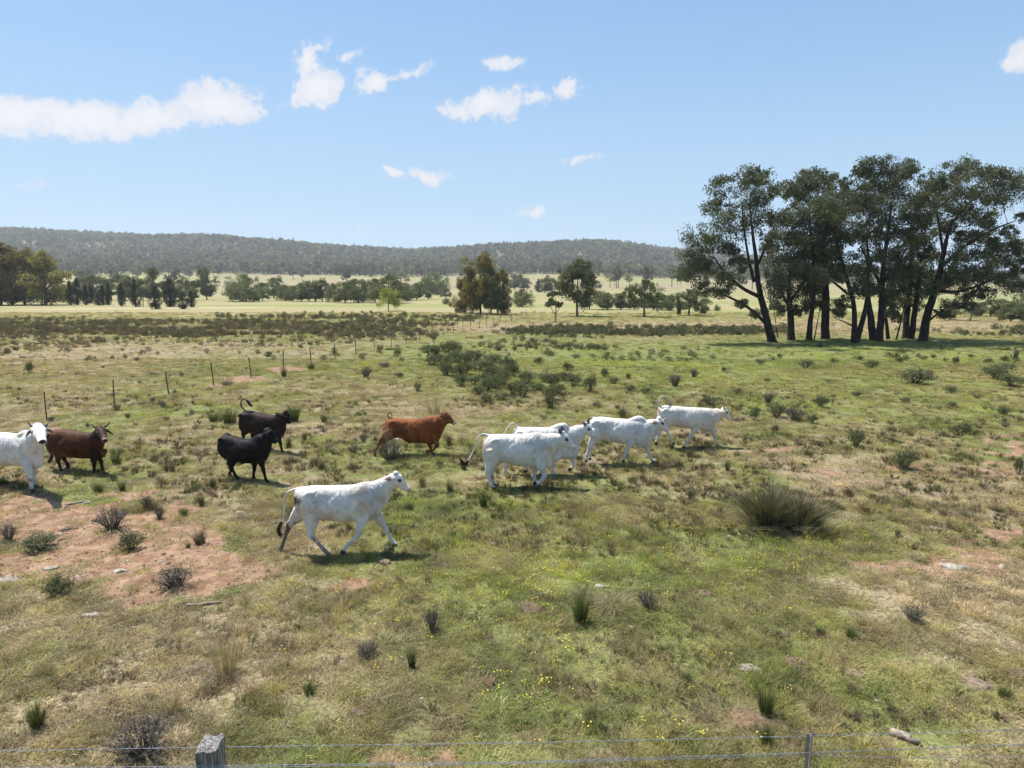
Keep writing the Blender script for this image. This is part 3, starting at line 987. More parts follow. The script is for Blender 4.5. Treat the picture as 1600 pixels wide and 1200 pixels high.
def place_tree(kind, u, vb, vt, wpx, label, group, cat='tree'):
    g = ground_at(u, vb)
    me_w, me_c, nm = PROTO[kind]
    hm = (vb - vt) / FPX * g.y * 1.02
    root = empty(nm, (g.x, g.y, g.z - .05), random.uniform(0, 6.28))
    bb = [v for v in (me_c.get('w') or [])]
    if not me_c.get('w'):
        co = np.empty(len(me_c.vertices) * 3, np.float32); me_c.vertices.foreach_get('co', co); co = co.reshape(-1, 3)
        me_c['w'] = [float(np.percentile(np.abs(co[:, 0]), 98) * 2), float(np.percentile(co[:, 2], 99.5))]
    w0, h0 = me_c['w']
    wm = wpx / FPX * g.y * (1.05 if kind.startswith('pine') else 1.12)
    root.scale = (wm / w0 * 1.0, wm / w0 * 1.0, hm / h0)
    link('trunk', me_w, root); link('crown', me_c, root)
    tag(root, label, cat, group)
    return root


A4 = lambda x, y: (x / 3.002, 340 + y / 3.0)
A5 = lambda x, y: (533 + x / 3.002, 340 + y / 3.0)
A6 = lambda x, y: (1040 + x / 2.857, 230 + y / 2.857)


ORD = 'first second third fourth fifth sixth seventh eighth ninth tenth eleventh'.split()


def trees_from(fn, sc, rows, label, group):
    order = sorted(r_[1] for r_ in rows)
    for (kind, x, yb, yt, wd) in rows:
        u, vb = fn(x, yb); _, vt = fn(x, yt)
        own = label if len(rows) == 1 else '%s, %s from left' % (label, ORD[order.index(x)])
        place_tree(kind, u, vb, vt, wd / sc, own, group)


# golden topped gums on the left, their sunlight painted into the leaf colour
for kind, x, yb, yt, wd, lb in [('gold0', 5, 410, 130, 190, 'golden topped tall gum beside the paddock edge, cut by the picture edge'),
                               ('gold1', 60, 410, 150, 170, 'golden topped gum with bare lower trunks, between two larger gums'),
                               ('gold0', 118, 408, 160, 160, 'golden topped gum with one straight visible trunk near dark cypress pines'),
                               ('gold1', 215, 410, 170, 210, 'broad golden gum with low dark foliage nearest the row of cypress pines')]:
    u, vb = A4(x, yb); _, vt = A4(x, yt)
    place_tree(kind, u, vb, vt, wd / 3.0, lb, 'golden topped gums')
trees_from(A4, 3.0, [('gold0', -70, 410, 140, 150), ('gold1', -160, 410, 150, 150)], 'golden topped gum past the picture edge', 'golden topped gums')
PINES = [('pine1', 333, 410, 300, 32), ('pine0', 366, 410, 290, 40), ('pine1', 405, 410, 320, 30), ('pine1', 430, 402, 325, 26), ('pine0', 460, 412, 355, 34),
         ('pine0', 485, 410, 320, 40), ('pine1', 513, 410, 310, 24), ('pine0', 572, 415, 310, 38), ('pine0', 637, 418, 292, 44), ('pine2', 730, 428, 322, 60),
         ('pine2', 800, 418, 288, 70), ('pine0', 898, 420, 345, 42)]
trees_from(A4, 3.0, PINES[:7], 'dark narrow cypress pine in the cluster beside the golden gums', 'cypress pines beside the golden gums')
trees_from(A4, 3.0, PINES[7:8], 'slim dark cypress pine standing alone between two groups of pines', 'cypress pines')
trees_from(A4, 3.0, PINES[8:9], 'tallest narrow cypress pine, pointed and dark, near the paddock edge', 'cypress pines')
trees_from(A4, 3.0, PINES[9:10], 'squat dark cypress pine standing closest, below the tall thin gum', 'cypress pines')
trees_from(A4, 3.0, PINES[10:11], 'widest cypress pine, dark brownish oval crown', 'cypress pines')
trees_from(A4, 3.0, PINES[11:], 'cypress pine at the end of the row by the pale track', 'cypress pines')
trees_from(A4, 3.0, [('pine2', 858, 428, 350, 50)], 'low bushy cypress pine closest to the pale dirt track', 'cypress pines')
trees_from(A4, 3.0, [('gum0', 725, 392, 240, 62)], 'tall thin open gum rising behind the squat cypress pine', 'open gums')
trees_from(A4, 3.0, [('gum1', 970, 385, 236, 82)], 'tall ragged open gum just past the end of the pine row', 'open gums')
trees_from(A4, 3.0, [('deadish', 672, 418, 300, 40)], 'spindly pale gum between two cypress pines', 'open gums')
trees_from(A4, 3.0, [('gum0', 310, 388, 315, 80), ('gum1', 380, 388, 285, 90), ('gum0', 440, 388, 275, 80), ('gum2', 500, 386, 290, 80), ('gum1', 560, 386, 265, 100), ('gum0', 610, 388, 280, 70),
                     ('gum1', 660, 388, 285, 90), ('gum0', 770, 388, 300, 70), ('gum1', 850, 388, 290, 100), ('gum0', 910, 386, 300, 70), ('gum2', 280, 385, 290, 60)],
           'pale grey green gum in the line behind the cypress pines', 'gums behind the cypress pines')
trees_from(A4, 3.0, [('gumround', 1155, 394, 270, 160)], 'broad domed gum at the head of the long mid paddock belt', 'paddock belt')
trees_from(A4, 3.0, [('gum1', 1090, 392, 325, 60), ('gum1', 1190, 396, 340, 48), ('gum0', 1232, 390, 308, 62), ('gum1', 1285, 378, 280, 100), ('gumround', 1340, 390, 318, 95), ('gum0', 1375, 392, 322, 60),
                     ('gum1', 1415, 394, 305, 85), ('gum0', 1450, 392, 300, 60), ('gum2', 1480, 394, 312, 60), ('gum1', 1512, 394, 290, 80), ('gumround', 1570, 396, 312, 90)],
           'mid green gum in the left half of the long paddock belt', 'gums of the mid paddock belt')
trees_from(A5, 3.0, [('gum1', 20, 400, 300, 90), ('gum0', 60, 398, 292, 70), ('gumround', 105, 400, 300, 100), ('gum0', 160, 396, 290, 80), ('gum1', 225, 402, 265, 120), ('gum0', 270, 395, 300, 70),
                     ('gumround', 310, 390, 310, 90), ('gum1', 355, 386, 305, 80), ('gum0', 410, 382, 320, 55)],
           'mid green gum in the right half of the long paddock belt', 'gums of the mid paddock belt')
trees_from(A5, 3.0, [('gumround', 445, 362, 262, 130), ('gum1', 395, 362, 280, 60), ('gum0', 490, 376, 330, 45)], 'grey gum on the rise behind the end of the belt', 'gums on the rise')
trees_from(A5, 3.0, [('gumround', 492, 407, 378, 36)], 'small round dark bush alone on the pale paddock', 'paddock bushes')
trees_from(A5, 3.0, [('lime', 222, 438, 333, 115)], 'small bright yellow green tree alone in the pale paddock', 'lone trees')
# central clump, its lit and shaded sides put into gold and dark leaf colours
trees_from(A5, 3.0, [('gold0', 655, 452, 180, 135)], 'tallest golden green gum in the clump of the middle of the paddock', 'central clump')
trees_from(A5, 3.0, [('dark0', 702, 455, 250, 110)], 'darker gum with thick trunk leaning against the tallest golden gum', 'central clump')
trees_from(A5, 3.0, [('gold1', 583, 447, 283, 120)], 'reddish golden lower gum on the sunny side of the central clump', 'central clump')
trees_from(A5, 3.0, [('gold1', 757, 455, 252, 85)], 'narrow golden gum on the shaded side of the central clump', 'central clump')
trees_from(A5, 3.0, [('dark1', 735, 455, 350, 100)], 'low dark understorey tree at the foot of the central clump', 'central clump')
trees_from(A5, 3.0, [('gumround', 845, 419, 338, 100)], 'round topped gum just behind the central clump', 'lone trees')
trees_from(A5, 3.0, [('gum1', 815, 337, 265, 80), ('gum0', 858, 337, 285, 65)], 'distant gum seen above the central clump', 'distant gums')
trees_from(A5, 3.0, [('deadish', 1005, 490, 348, 70)], 'pale slender sapling with bare trunk and thin crown', 'lone trees')
trees_from(A5, 3.0, [('dark0', 1108, 462, 208, 165)], 'tall dark gum with a straight bare trunk alone on the paddock', 'lone trees')
trees_from(A5, 3.0, [('gum1', 1165, 430, 332, 90)], 'bushy pale gum touching the tall lone gum', 'lone trees')
trees_from(A5, 3.0, [('pine0', 927, 350, 290, 36), ('gum0', 958, 352, 285, 50), ('gum1', 990, 352, 285, 50)], 'distant dark tree beyond the tall lone gum', 'distant gums')
trees_from(A5, 3.0, [('gum0', 1196, 334, 295, 42)], 'small distant tree alone on the tan slope', 'distant gums')
trees_from(A5, 3.0, [('gum1', 1250, 432, 350, 95), ('gum0', 1310, 432, 356, 70), ('gum1', 1355, 432, 360, 60), ('gum0', 1230, 428, 362, 50), ('gum1', 1505, 432, 362, 85), ('gum0', 1465, 432, 368, 60)],
           'low grey gum in the short row behind the leaning dark tree', 'short row of gums')
trees_from(A5, 3.0, [('dark1', 1420, 465, 298, 125)], 'dark leaning gum with forked trunk before the short row', 'lone trees')
trees_from(A6, 2.857, [('dark1', 102, 752, 638, 120)], 'round dark tree beside the overhanging grove', 'lone trees')
trees_from(A6, 2.857, [('gumround', 15, 730, 665, 60), ('gum0', 58, 750, 690, 32), ('gum1', 157, 748, 688, 46)], 'small pale tree flanking the round dark tree', 'small pale trees')
trees_from(A6, 2.857, [('gumround', 228, 731, 704, 28)], 'tiny round bush on the pale paddock near the grove', 'paddock bushes')
trees_from(A6, 2.857, [('gum1', 1270, 772, 700, 85), ('deadish', 1360, 776, 655, 70), ('gum1', 1450, 756, 676, 100), ('gum0', 1540, 780, 690, 90), ('gumround', 1600, 760, 640, 100), ('gum0', 1500, 750, 680, 70), ('gum1', 1385, 755, 690, 70)],
           'pale gum in the hazy group beyond the grove limbs', 'gums beyond the grove')


# --- far wood on the hills -----------------------------------------------------
def build_wood():
    rg = np.random.default_rng(77)
    protos = []
    for k in range(6):
        A = Acc()
        ncl = 5
        A.tube([(0, 0, -1), (0, 0, 6)], [.3, .15], 3, .0, cap=False)
        for i in range(ncl):
            th = rg.uniform(0, 6.28); rr = rg.uniform(.2, 2.4)
            c = np.array([math.cos(th) * rr, math.sin(th) * rr, rg.uniform(4, 8)])
            m = 34
            g = rg.normal(0, 1, (m, 3)); g /= np.linalg.norm(g, axis=1, keepdims=True)
            g *= np.array([2.0, 2.0, 1.5]) * (rg.random(m) ** .3)[:, None]
            add_leaves(A, rg, c + g, 1.25, .6, shade=np.full(m, rg.uniform(.15, .85)))
        if k == 5:
            A = Acc()
            for i in range(9):
                z = 1.5 + i; m = 22
                g = rg.normal(0, 1, (m, 3)) * np.array([.9, .9, .6]) * (1.15 - i / 10)
                add_leaves(A, rg, np.array([0, 0, z]) + g, .9, .5, shade=np.full(m, .1))
        protos.append(A.mesh('wood_tree', [M['wood_leaf']]))
    n = 36000
    y = rg.uniform(FD - 120, RD + 120, n)
    x = rg.uniform(-1, 1, n) * (y * 1.05 + 60)
    u, v = proj(x, y)
    edge = FD + (fbm(x / 130, y / 130, 171, 4) - .5) * 300
    p = sstep(-90, 40, y - edge)
    p = p * np.clip(.9 + (fbm(x / 70, y / 70, 181, 3) - .4) * 1.2, .75, 1)
    p = p * np.where(u > 1350, .55, 1)
    keep = rg.random(n) < p
    x, y = x[keep], y[keep]
    # scattered single trees of the lower slopes
    m = 420
    y2 = rg.uniform(470, FD, m); x2 = rg.uniform(-1, 1, m) * (y2 * 1.0)
    k2 = rg.random(m) < sstep(.45, .7, fbm(x2 / 90, y2 / 60, 191, 3)) * .9
    x = np.concatenate([x, x2[k2]]); y = np.concatenate([y, y2[k2]])
    n = len(x)
    s = rg.uniform(.8, 1.9, n)
    idx = rg.choice(6, n, p=[.19, .19, .19, .19, .19, .05])
    base = np.array([.95, .95, .95]) * rg.uniform(.45, 1.6, n)[:, None]
    warm = rg.random(n)[:, None]
    tint = base * (np.array([1.35, 1.18, .88]) * warm + np.array([.80, .95, .88]) * (1 - warm))
    rot = np.stack([np.zeros(n), np.zeros(n), rg.uniform(0, 6.28, n)], -1)
    scatter('forest', protos, np.stack([x, y, H(x, y)], -1), rot, np.stack([s, s, s * rg.uniform(.85, 1.2, n)], -1), idx, tint,
            'hazy grey green eucalypt forest covering the distant hills', 'forest')


build_wood()

# ------------------------------------------------------------------ bushes and tussocks
rg = np.random.default_rng(55)
KIND = {
    'shrub': [twig_mesh(rg, 26, .48, .75, M['shrub_leaf'], 1900, 'shrub', .062) for _ in range(4)],
    'dead': [twig_mesh(rg, 70, .5, .62, M['twig'], 260, 'dead_bush', .05) for _ in range(3)],
    'rush': [tussock_mesh(rg, 420, .20, .80, .009, .42, [M['rush_green']], 60, 'rush_tussock') for _ in range(3)],
    'brown': [tussock_mesh(rg, 380, .22, .75, .009, .50, [M['rush']], 60, 'rush_tussock') for _ in range(3)],
    'dry': [tussock_mesh(rg, 200, .24, .72, .007, .50, [M['straw']], 50, 'dry_grass_clump') for _ in range(3)],
}
KDIM = {'shrub': (1.15, .95), 'dead': (1.15, .75), 'rush': (.95, .82), 'brown': (1.05, .78), 'dry': (1.0, .75)}
KNAME = {'shrub': 'shrub', 'dead': 'dead_bush', 'rush': 'rush_tussock', 'brown': 'rush_tussock', 'dry': 'dry_grass_clump'}
KCAT = {'shrub': 'shrub', 'dead': 'dead bush', 'rush': 'tussock', 'brown': 'tussock', 'dry': 'grass clump'}


def plant(kind, u, v, wpx, hpx, label, group=None):
    g = ground_at(u, v)
    ppm = FPX / g.y
    wm, hm = wpx / ppm, hpx / ppm
    o = link(KNAME[kind], KIND[kind][random.randrange(len(KIND[kind]))])
    o.location = (g.x, g.y + wm * .25, float(H(g.x, g.y + wm * .25)) - .02)
    sx = wm / KDIM[kind][0]
    o.scale = (sx, sx * .9, max(hm, wm * .35) / KDIM[kind][1])
    o.rotation_euler = (0, 0, random.uniform(0, 6.28))
    tag(o, label, KCAT[kind], group)
    return o


# the large double headed tussock
def big_tussock():
    g = ground_at(1235, 835)
    rg = np.random.default_rng(3)
    A = Acc()
    for (dx, dy, r, h, n, ln) in ((-.34, .1, .52, 1.18, 70, .42), (.34, 0, .55, .92, 62, .55), (0, .25, .5, .8, 20, .5)):
        bundles(A, rg, n, 17, r, h, .016, ln, seg=4, off=(dx, dy, 0), shade=(-.1, .8))
    bundles(A, rg, 26, 9, 1.0, .85, .013, .95, seg=4, off=(.25, -.15, 0), shade=(1.2, 2.4))
    bundles(A, rg, 18, 9, 1.0, .85, .013, .9, seg=4, off=(-.45, -.1, 0), shade=(1.0, 2.2))
    o = link('rush_tussock', A.mesh('rush_tussock', [M['rush']]))
    o.location = (g.x, g.y + .35, g.z - .02)
    tag(o, 'huge double headed brown green tussock, by far the largest on the open grass', 'tussock')


big_tussock()
NAMED = [
    ('rush', 908, 978, 58, 72, 'spiky green tussock beside a pale flat straw heap and purple dead clump'),
    ('dead', 1015, 955, 50, 42, 'purplish dead clump near the spiky green tussock'),
    ('dead', 1435, 978, 55, 38, 'purplish dead clump on the green grass near the bare soil'),
    ('rush', 1200, 1125, 55, 72, 'tall green rush clump just behind the wire fence'),
    ('dry', 975, 1068, 55, 38, 'low straw clump in the green foreground grass'),
    ('dry', 345, 1065, 95, 95, 'tall pale straw clump with long upright stalks in the brown foreground'),
    ('rush', 642, 1047, 30, 50, 'narrow green tussock below the curled dead clump'),
    ('dead', 675, 992, 40, 62, 'upright grey dead clump shaped like a curled fan'),
    ('dead', 570, 1032, 58, 36, 'low grey dead clump between straw and green grass'),
    ('rush', 48, 1145, 60, 62, 'green tussock in the lower corner behind the wire fence'),
    ('dead', 205, 1205, 170, 85, 'large grey twiggy clump at the barbed wire beside the wooden post'),
    ('dead', 166, 832, 76, 50, 'large dark dead bush in the middle of the red bare soil'),
    ('dead', 225, 798, 32, 30, 'dark dead bush on the upper edge of the bare soil'),
    ('dead', 246, 812, 26, 28, 'small upright dead bush just below another dead bush'),
    ('dead', 8, 848, 36, 42, 'dark dead bush cut by the picture edge beside red soil'),
    ('shrub', 50, 864, 90, 30, 'low spreading green shrub on the red bare soil'),
    ('shrub', 197, 864, 56, 36, 'grey green shrub on red soil in front of the large dead bush'),
    ('dead', 264, 926, 96, 46, 'wide grey dead clump on the lower edge of the bare soil'),
    ('shrub', 80, 935, 62, 38, 'loose grey green shrub below the bare soil patch'),
    ('dead', 607, 723, 60, 46, 'dark tangled dead bush in front of the red brown cow hind legs'),
    ('dead', 550, 710, 30, 19, 'small bleached round dead bush near the red brown cow'),
    ('rush', 457, 660, 36, 37, 'dark green rush tussock at the nose of the rear black cow'),
    ('rush', 755, 794, 28, 36, 'green tussock under the tail side of the white cow group'),
    ('dry', 680, 650, 70, 38, 'tall grey straw clump behind the head of the red brown cow'),
    ('dead', 1057, 605, 34, 26, 'round purplish dead bush alone on the bright green slope'),
    ('shrub', 1420, 735, 50, 42, 'rounded olive shrub above a dark soil scrape'),
    ('shrub', 1342, 699, 36, 32, 'rounded bright green shrub on the straw coloured slope'),
    ('shrub', 1508, 680, 46, 24, 'wide dark green shrub alone on the slope'),
    ('shrub', 1287, 638, 32, 24, 'dense dark shrub above the row of brown bushes'),
    ('shrub', 43, 584, 18, 23, 'small round dark shrub alone in the far fenced paddock'),
    ('shrub', 1440, 602, 64, 30, 'wide pair of joined green shrubs before the grove'),
    ('shrub', 1113, 634, 38, 19, 'dark green shrub right above the back of the farthest white cow'),
    ('brown', 1138, 737, 20, 24, 'dark brown tussock between straw grass and the huge tussock'),
    ('rush', 442, 590, 20, 22, 'dark round tussock beside the red track and fence'),
    ('rush', 485, 578, 22, 14, 'low wide dark tussock at the end of the red track'),
    ('shrub', 677, 533, 13, 13, 'small dark shrub against the far end of the post fence'),
]
for r_ in NAMED:
    plant(*r_)
GROUPS = {
    'dark green shrub scattered on the slope before the grove': ('shrubs on the slope before the grove', 'shrub', [
        (1220, 560, 14, 10), (1262, 576, 32, 18), (1305, 568, 16, 10), (1365, 576, 32, 18), (1343, 563, 22, 9), (1408, 567, 16, 12), (1495, 570, 14, 16), (1547, 567, 18, 10),
        (1572, 565, 16, 12), (1565, 594, 52, 30), (1590, 606, 50, 26), (1490, 615, 28, 15), (1417, 630, 22, 12), (1340, 621, 18, 13), (1153, 618, 18, 15), (1158, 638, 9, 9), (1190, 570, 14, 10),
        (1132, 582, 10, 12), (1200, 598, 14, 10), (1297, 598, 16, 7), (1490, 637, 20, 12), (1573, 650, 27, 19), (1180, 658, 21, 25), (1217, 653, 40, 28), (1270, 663, 20, 22), (1213, 678, 18, 18), (1595, 742, 20, 36),
        (1520, 560, 14, 9), (1460, 560, 12, 8), (1580, 578, 26, 14), (1545, 585, 20, 14)]),
    'brown half dead bush among the green shrubs of the slope': ('brown bushes on the slope', 'dead', [
        (1203, 631, 27, 25), (1247, 659, 44, 31), (1575, 668, 24, 13), (1282, 698, 19, 13), (1455, 590, 20, 16), (1590, 560, 12, 22), (1250, 697, 20, 9), (1395, 690, 18, 9), (1085, 590, 22, 18)]),
    'green shrub loosely spaced near the dense shrub thicket': ('shrubs near the thicket', 'shrub', [
        (794, 578, 40, 26), (841, 570, 20, 15), (620, 557, 17, 15), (888, 580, 23, 18), (922, 614, 30, 36), (946, 590, 21, 20), (972, 653, 22, 18), (960, 600, 22, 14), (858, 556, 30, 8), (900, 560, 22, 8),
        (870, 545, 20, 8), (985, 612, 24, 14), (1010, 615, 24, 12), (1185, 646, 14, 12)]),
    'small dead grey bush beside the thicket and post fence': ('dead bushes near the fence', 'dead', [
        (571, 590, 26, 22), (624, 590, 18, 12), (652, 612, 18, 19), (982, 593, 15, 14), (933, 637, 20, 13), (600, 575, 30, 12), (353, 603, 30, 9), (326, 611, 17, 8), (740, 560, 20, 12), (567, 691, 18, 20),
        (511, 704, 20, 12), (965, 640, 16, 10), (1000, 640, 14, 9), (1060, 660, 20, 10)]),
    'small dark bush dotted on the far fenced paddock': ('bushes on the fenced paddock', 'dead', [
        (212, 564, 13, 8), (217, 600, 10, 7), (283, 589, 11, 11), (237, 587, 20, 8), (207, 590, 9, 6), (272, 615, 9, 10), (12, 609, 15, 8), (29, 611, 9, 8), (28, 626, 8, 9), (180, 642, 19, 15), (253, 637, 15, 13),
        (237, 628, 15, 10), (198, 654, 14, 13), (299, 648, 11, 12), (259, 659, 14, 12), (78, 659, 15, 12), (136, 668, 9, 11), (300, 632, 9, 9), (118, 586, 10, 6), (160, 575, 9, 5), (88, 610, 8, 5), (190, 548, 9, 6)]),
    'upright brown tussock in the grass around the moving cattle': ('tussocks around the cattle', 'brown', [
        (312, 792, 20, 29), (261, 738, 32, 24), (235, 747, 24, 17), (309, 853, 42, 34), (702, 698, 18, 26), (702, 771, 20, 29), (659, 759, 20, 18), (1327, 773, 11, 15), (1405, 838, 19, 17), (890, 812, 14, 16),
        (1080, 780, 22, 20), (1050, 700, 18, 14), (930, 745, 16, 14), (990, 735, 26, 20), (905, 720, 26, 16), (500, 735, 20, 20), (450, 700, 18, 24), (475, 690, 18, 20), (1165, 690, 16, 12), (1080, 715, 24, 18), (820, 740, 18, 12)]),
    'short green tussock in the grass around the moving cattle': ('green tussocks around the cattle', 'rush', [
        (284, 808, 28, 19), (292, 857, 16, 13), (330, 764, 21, 26), (177, 727, 30, 26), (149, 771, 32, 20), (188, 768, 21, 20), (355, 664, 50, 30), (330, 660, 30, 20), (118, 745, 24, 14), (505, 660, 20, 16), (372, 762, 18, 14),
        (725, 735, 20, 18), (640, 800, 24, 18), (770, 812, 20, 14), (1285, 996, 30, 22), (1335, 1002, 40, 26), (545, 830, 22, 16), (600, 690, 16, 10), (850, 790, 16, 10), (1200, 1170, 44, 50), (1575, 1095, 40, 30), (480, 1090, 44, 28)]),
    'thin straw coloured clump of grass in the open paddock': ('straw clumps', 'dry', [
        (540, 650, 30, 18), (620, 660, 24, 14), (1130, 690, 50, 24), (1200, 700, 40, 20), (1060, 730, 36, 26), (870, 700, 30, 16), (520, 860, 30, 20), (430, 880, 34, 22), (140, 1040, 60, 36), (260, 1120, 70, 50), (800, 1060, 40, 24),
        (60, 1060, 60, 36), (420, 1010, 50, 36), (500, 1150, 50, 34), (740, 940, 30, 18), (300, 980, 50, 30), (1350, 830, 26, 14), (1120, 1140, 60, 24), (1410, 930, 30, 16), (380, 950, 40, 26), (560, 880, 26, 20), (90, 980, 40, 24)]),
}
MARKS = [('the huge tussock', 1235, 835), ('the farthest white cow', 1090, 690), ('the humped white cow', 970, 722), ('the big white cow', 800, 762), ('the nearest cow', 540, 870), ('the jet black bull', 385, 755),
         ('the rear black cow', 425, 705), ('the red brown cow', 655, 712), ('the brown horned cow', 125, 738), ('the white horned cow', 40, 768), ('the wooden post', 330, 1170), ('the steel picket', 1266, 1160),
         ('the large dead bush', 166, 832), ('the spiky green tussock', 908, 978), ('the red track', 430, 580), ('the first grove trunk', 1210, 535), ('the leaning grove tree', 1440, 535), ('the bare red soil', 250, 900),
         ('the olive shrub', 1420, 735), ('the bright green shrub', 1342, 699), ('the joined shrubs', 1440, 602), ('the purplish round bush', 1057, 605), ('the lone far shrub', 43, 584), ('the shrub thicket', 780, 590),
         ('the curled dead clump', 675, 992), ('the wide dark shrub', 1508, 680), ('the tall pale straw', 345, 1065)]
LOOK = {'shrubs on the slope before the grove': 'dark green shrub', 'brown bushes on the slope': 'brown half dead bush', 'shrubs near the thicket': 'loose green shrub', 'dead bushes near the fence': 'grey dead bush',
        'bushes on the fenced paddock': 'dark paddock bush', 'tussocks around the cattle': 'upright brown tussock', 'green tussocks around the cattle': 'short green tussock', 'straw clumps': 'thin straw clump'}


def whereabouts(u, v):
    best = min(MARKS, key=lambda m_: abs(u - m_[1]) + 2.2 * abs(v - m_[2]))
    du, dv = u - best[1], (v - best[2]) * 2.2
    dist = math.hypot(du, dv) / (v - 430) * 300
    near = 'just ' if dist < 90 else ('' if dist < 200 else 'well ')
    a = 'right of' if du > 0 else 'left of'
    b = 'in front of' if dv > 0 else 'behind'
    if abs(du) > 2.2 * abs(dv): wd = a
    elif abs(dv) > 2.2 * abs(du): wd = b
    else: wd = ('in front, ' if dv > 0 else 'behind, ') + a
    return near + wd + ' ' + best[0]


for lb, (gp, kd, rows) in GROUPS.items():
    for (u, v, a, b) in rows:
        rel = a / (v - HOR)
        size = 'tiny ' if rel < .085 else ('small ' if rel < .13 else ('' if rel < .2 else 'large '))
        plant(kd, u, v, a, b, size + LOOK[gp] + ' ' + whereabouts(u, v), gp)
# the thicket of green shrubs in the middle
THICK = [(668, 552), (684, 556), (700, 552), (672, 572), (690, 574), (706, 568), (720, 572), (735, 568), (700, 588), (716, 590), (732, 586), (750, 580), (766, 580), (722, 604), (738, 602),
         (755, 598), (770, 594), (786, 588), (746, 618), (762, 614), (776, 608), (790, 603), (760, 630), (780, 626), (800, 618), (815, 606), (828, 600), (822, 622), (840, 612), (852, 598), (866, 606), (858, 626), (876, 618), (862, 640), (884, 596), (900, 604), (805, 590), (712, 556), (748, 564), (772, 568)]
for (u, v) in THICK:
    plant('shrub', u + random.uniform(-5, 5), v, random.uniform(28, 44), random.uniform(17, 30), 'olive green shrub in the dense thicket across the middle paddock', 'shrubs of the middle thicket')


# brush belts too dense to count
def build_brush():
    rg = np.random.default_rng(91)
    protos = []
    for k in range(3):
        A = Acc()
        add_blades(A, rg, 60, .28, .62, .3, .035, .45, seg=2)
        protos.append(A.mesh('brush', [M['grass']]))
    for k in range(2):
        A = Acc()
        c = rg.normal(0, 1, (130, 3)); c /= np.linalg.norm(c, axis=1, keepdims=True)
        c = c * np.array([.42, .42, .34]) * (rg.random(130) ** .4)[:, None] + np.array([0, 0, .34])
        add_leaves(A, rg, c, .15, .5)
        protos.append(A.mesh('brush', [M['grass']]))
    for k in range(3):
        A = Acc()
        bundles(A, rg, 12, 7, .22, .30, .010, .6, seg=2)
        protos.append(A.mesh('brush', [M['grass']]))
    X, Y, K = [], [], []

    def area(n, u0, u1, v0, v1, kinds, thr, seed, sx=10.0, sy=6.0):
        u = rg.uniform(u0, u1, n); v = rg.uniform(v0, v1, n)
        yy = CAMZ * 0 + (CAMZ * (CP + SP * (600 - v) / FPX)) / (SP - CP * (600 - v) / FPX)
        xx = (u - 800) / FPX * yy / (CP + SP * (600 - v) / FPX)
        edge = np.minimum(np.minimum((v - v0) / (v1 - v0), (v1 - v) / (v1 - v0)) * 5, 1) * np.minimum(np.minimum((u - u0) / 60, (u1 - u) / 60), 1)
        nz = fbm(xx / sx, yy / sy, seed, 3)
        k = (nz + (edge - 1) * .35 + rg.normal(0, .06, n)) > thr
        X.append(xx[k]); Y.append(yy[k]); K.append(rg.choice(kinds, k.sum()))
    area(5600, -260, 720, 495, 530, [0, 1, 2, 2, 3], .41, 201, 8, 3)
    area(2200, -260, 700, 522, 552, [0, 1, 5, 6, 7], .50, 211, 8, 3)
    area(1500, 300, 800, 489, 506, [3, 4, 0], .49, 202, 9, 3)
    area(1500, 760, 1260, 509, 527, [3, 4], .43, 203, 7, 3)
    area(500, 1380, 1900, 512, 530, [3, 4], .45, 204)
    area(900, 700, 1000, 495, 560, [0, 3, 4], .56, 205, 6, 4)
    area(3800, -200, 900, 526, 660, [5, 6, 7, 3, 5, 6], .47, 206, 4, 3)
    area(4600, 800, 1900, 530, 720, [5, 6, 7, 3, 4, 5], .47, 207, 4, 3)
    area(6500, -60, 1660, 640, 900, [5, 6, 7], .44, 208, 2, 2)
    area(2600, -60, 1660, 880, 1190, [5, 6, 7], .46, 209, 2, 2)
    x = np.concatenate(X); y = np.concatenate(Y); idx = np.concatenate(K)
    b_, _d = masks(x, y); kp = rg.random(len(x)) > b_ * 1.2; x, y, idx = x[kp], y[kp], idx[kp]
    n = len(x)
    s = rg.uniform(.45, 1.15, n) * (.62 + .30 * sstep(40, 90, y))
    tb_ = np.where(((idx < 3) | (idx == 5))[:, None], np.array([.135, .098, .068]), np.array([.095, .10, .048]))
    tint = tb_ * rg.uniform(.65, 1.4, n)[:, None]
    nr_ = y < 32
    tint[nr_] = np.where(rg.random(nr_.sum())[:, None] < .5, np.array([.165, .118, .082]), np.array([.115, .125, .052])) * rg.uniform(.5, 1.25, nr_.sum())[:, None]
    s = np.where(nr_, rg.uniform(.35, .95, n) * (.55 + .45 * sstep(9, 20, y)), s)
    idx = np.where((y < 46) & ((idx == 3) | (idx == 4)), 5 + idx % 2, idx)
    rot = np.stack([np.zeros(n), np.zeros(n), rg.uniform(0, 6.28, n)], -1)
    scatter('undergrowth', protos, np.stack([x, y, H(x, y) - .02], -1), rot, np.stack([s, s, s * rg.uniform(.7, 1.15, n)], -1), idx, tint,
            'dense brown and olive brush covering the far part of the paddocks', 'undergrowth')


build_brush()


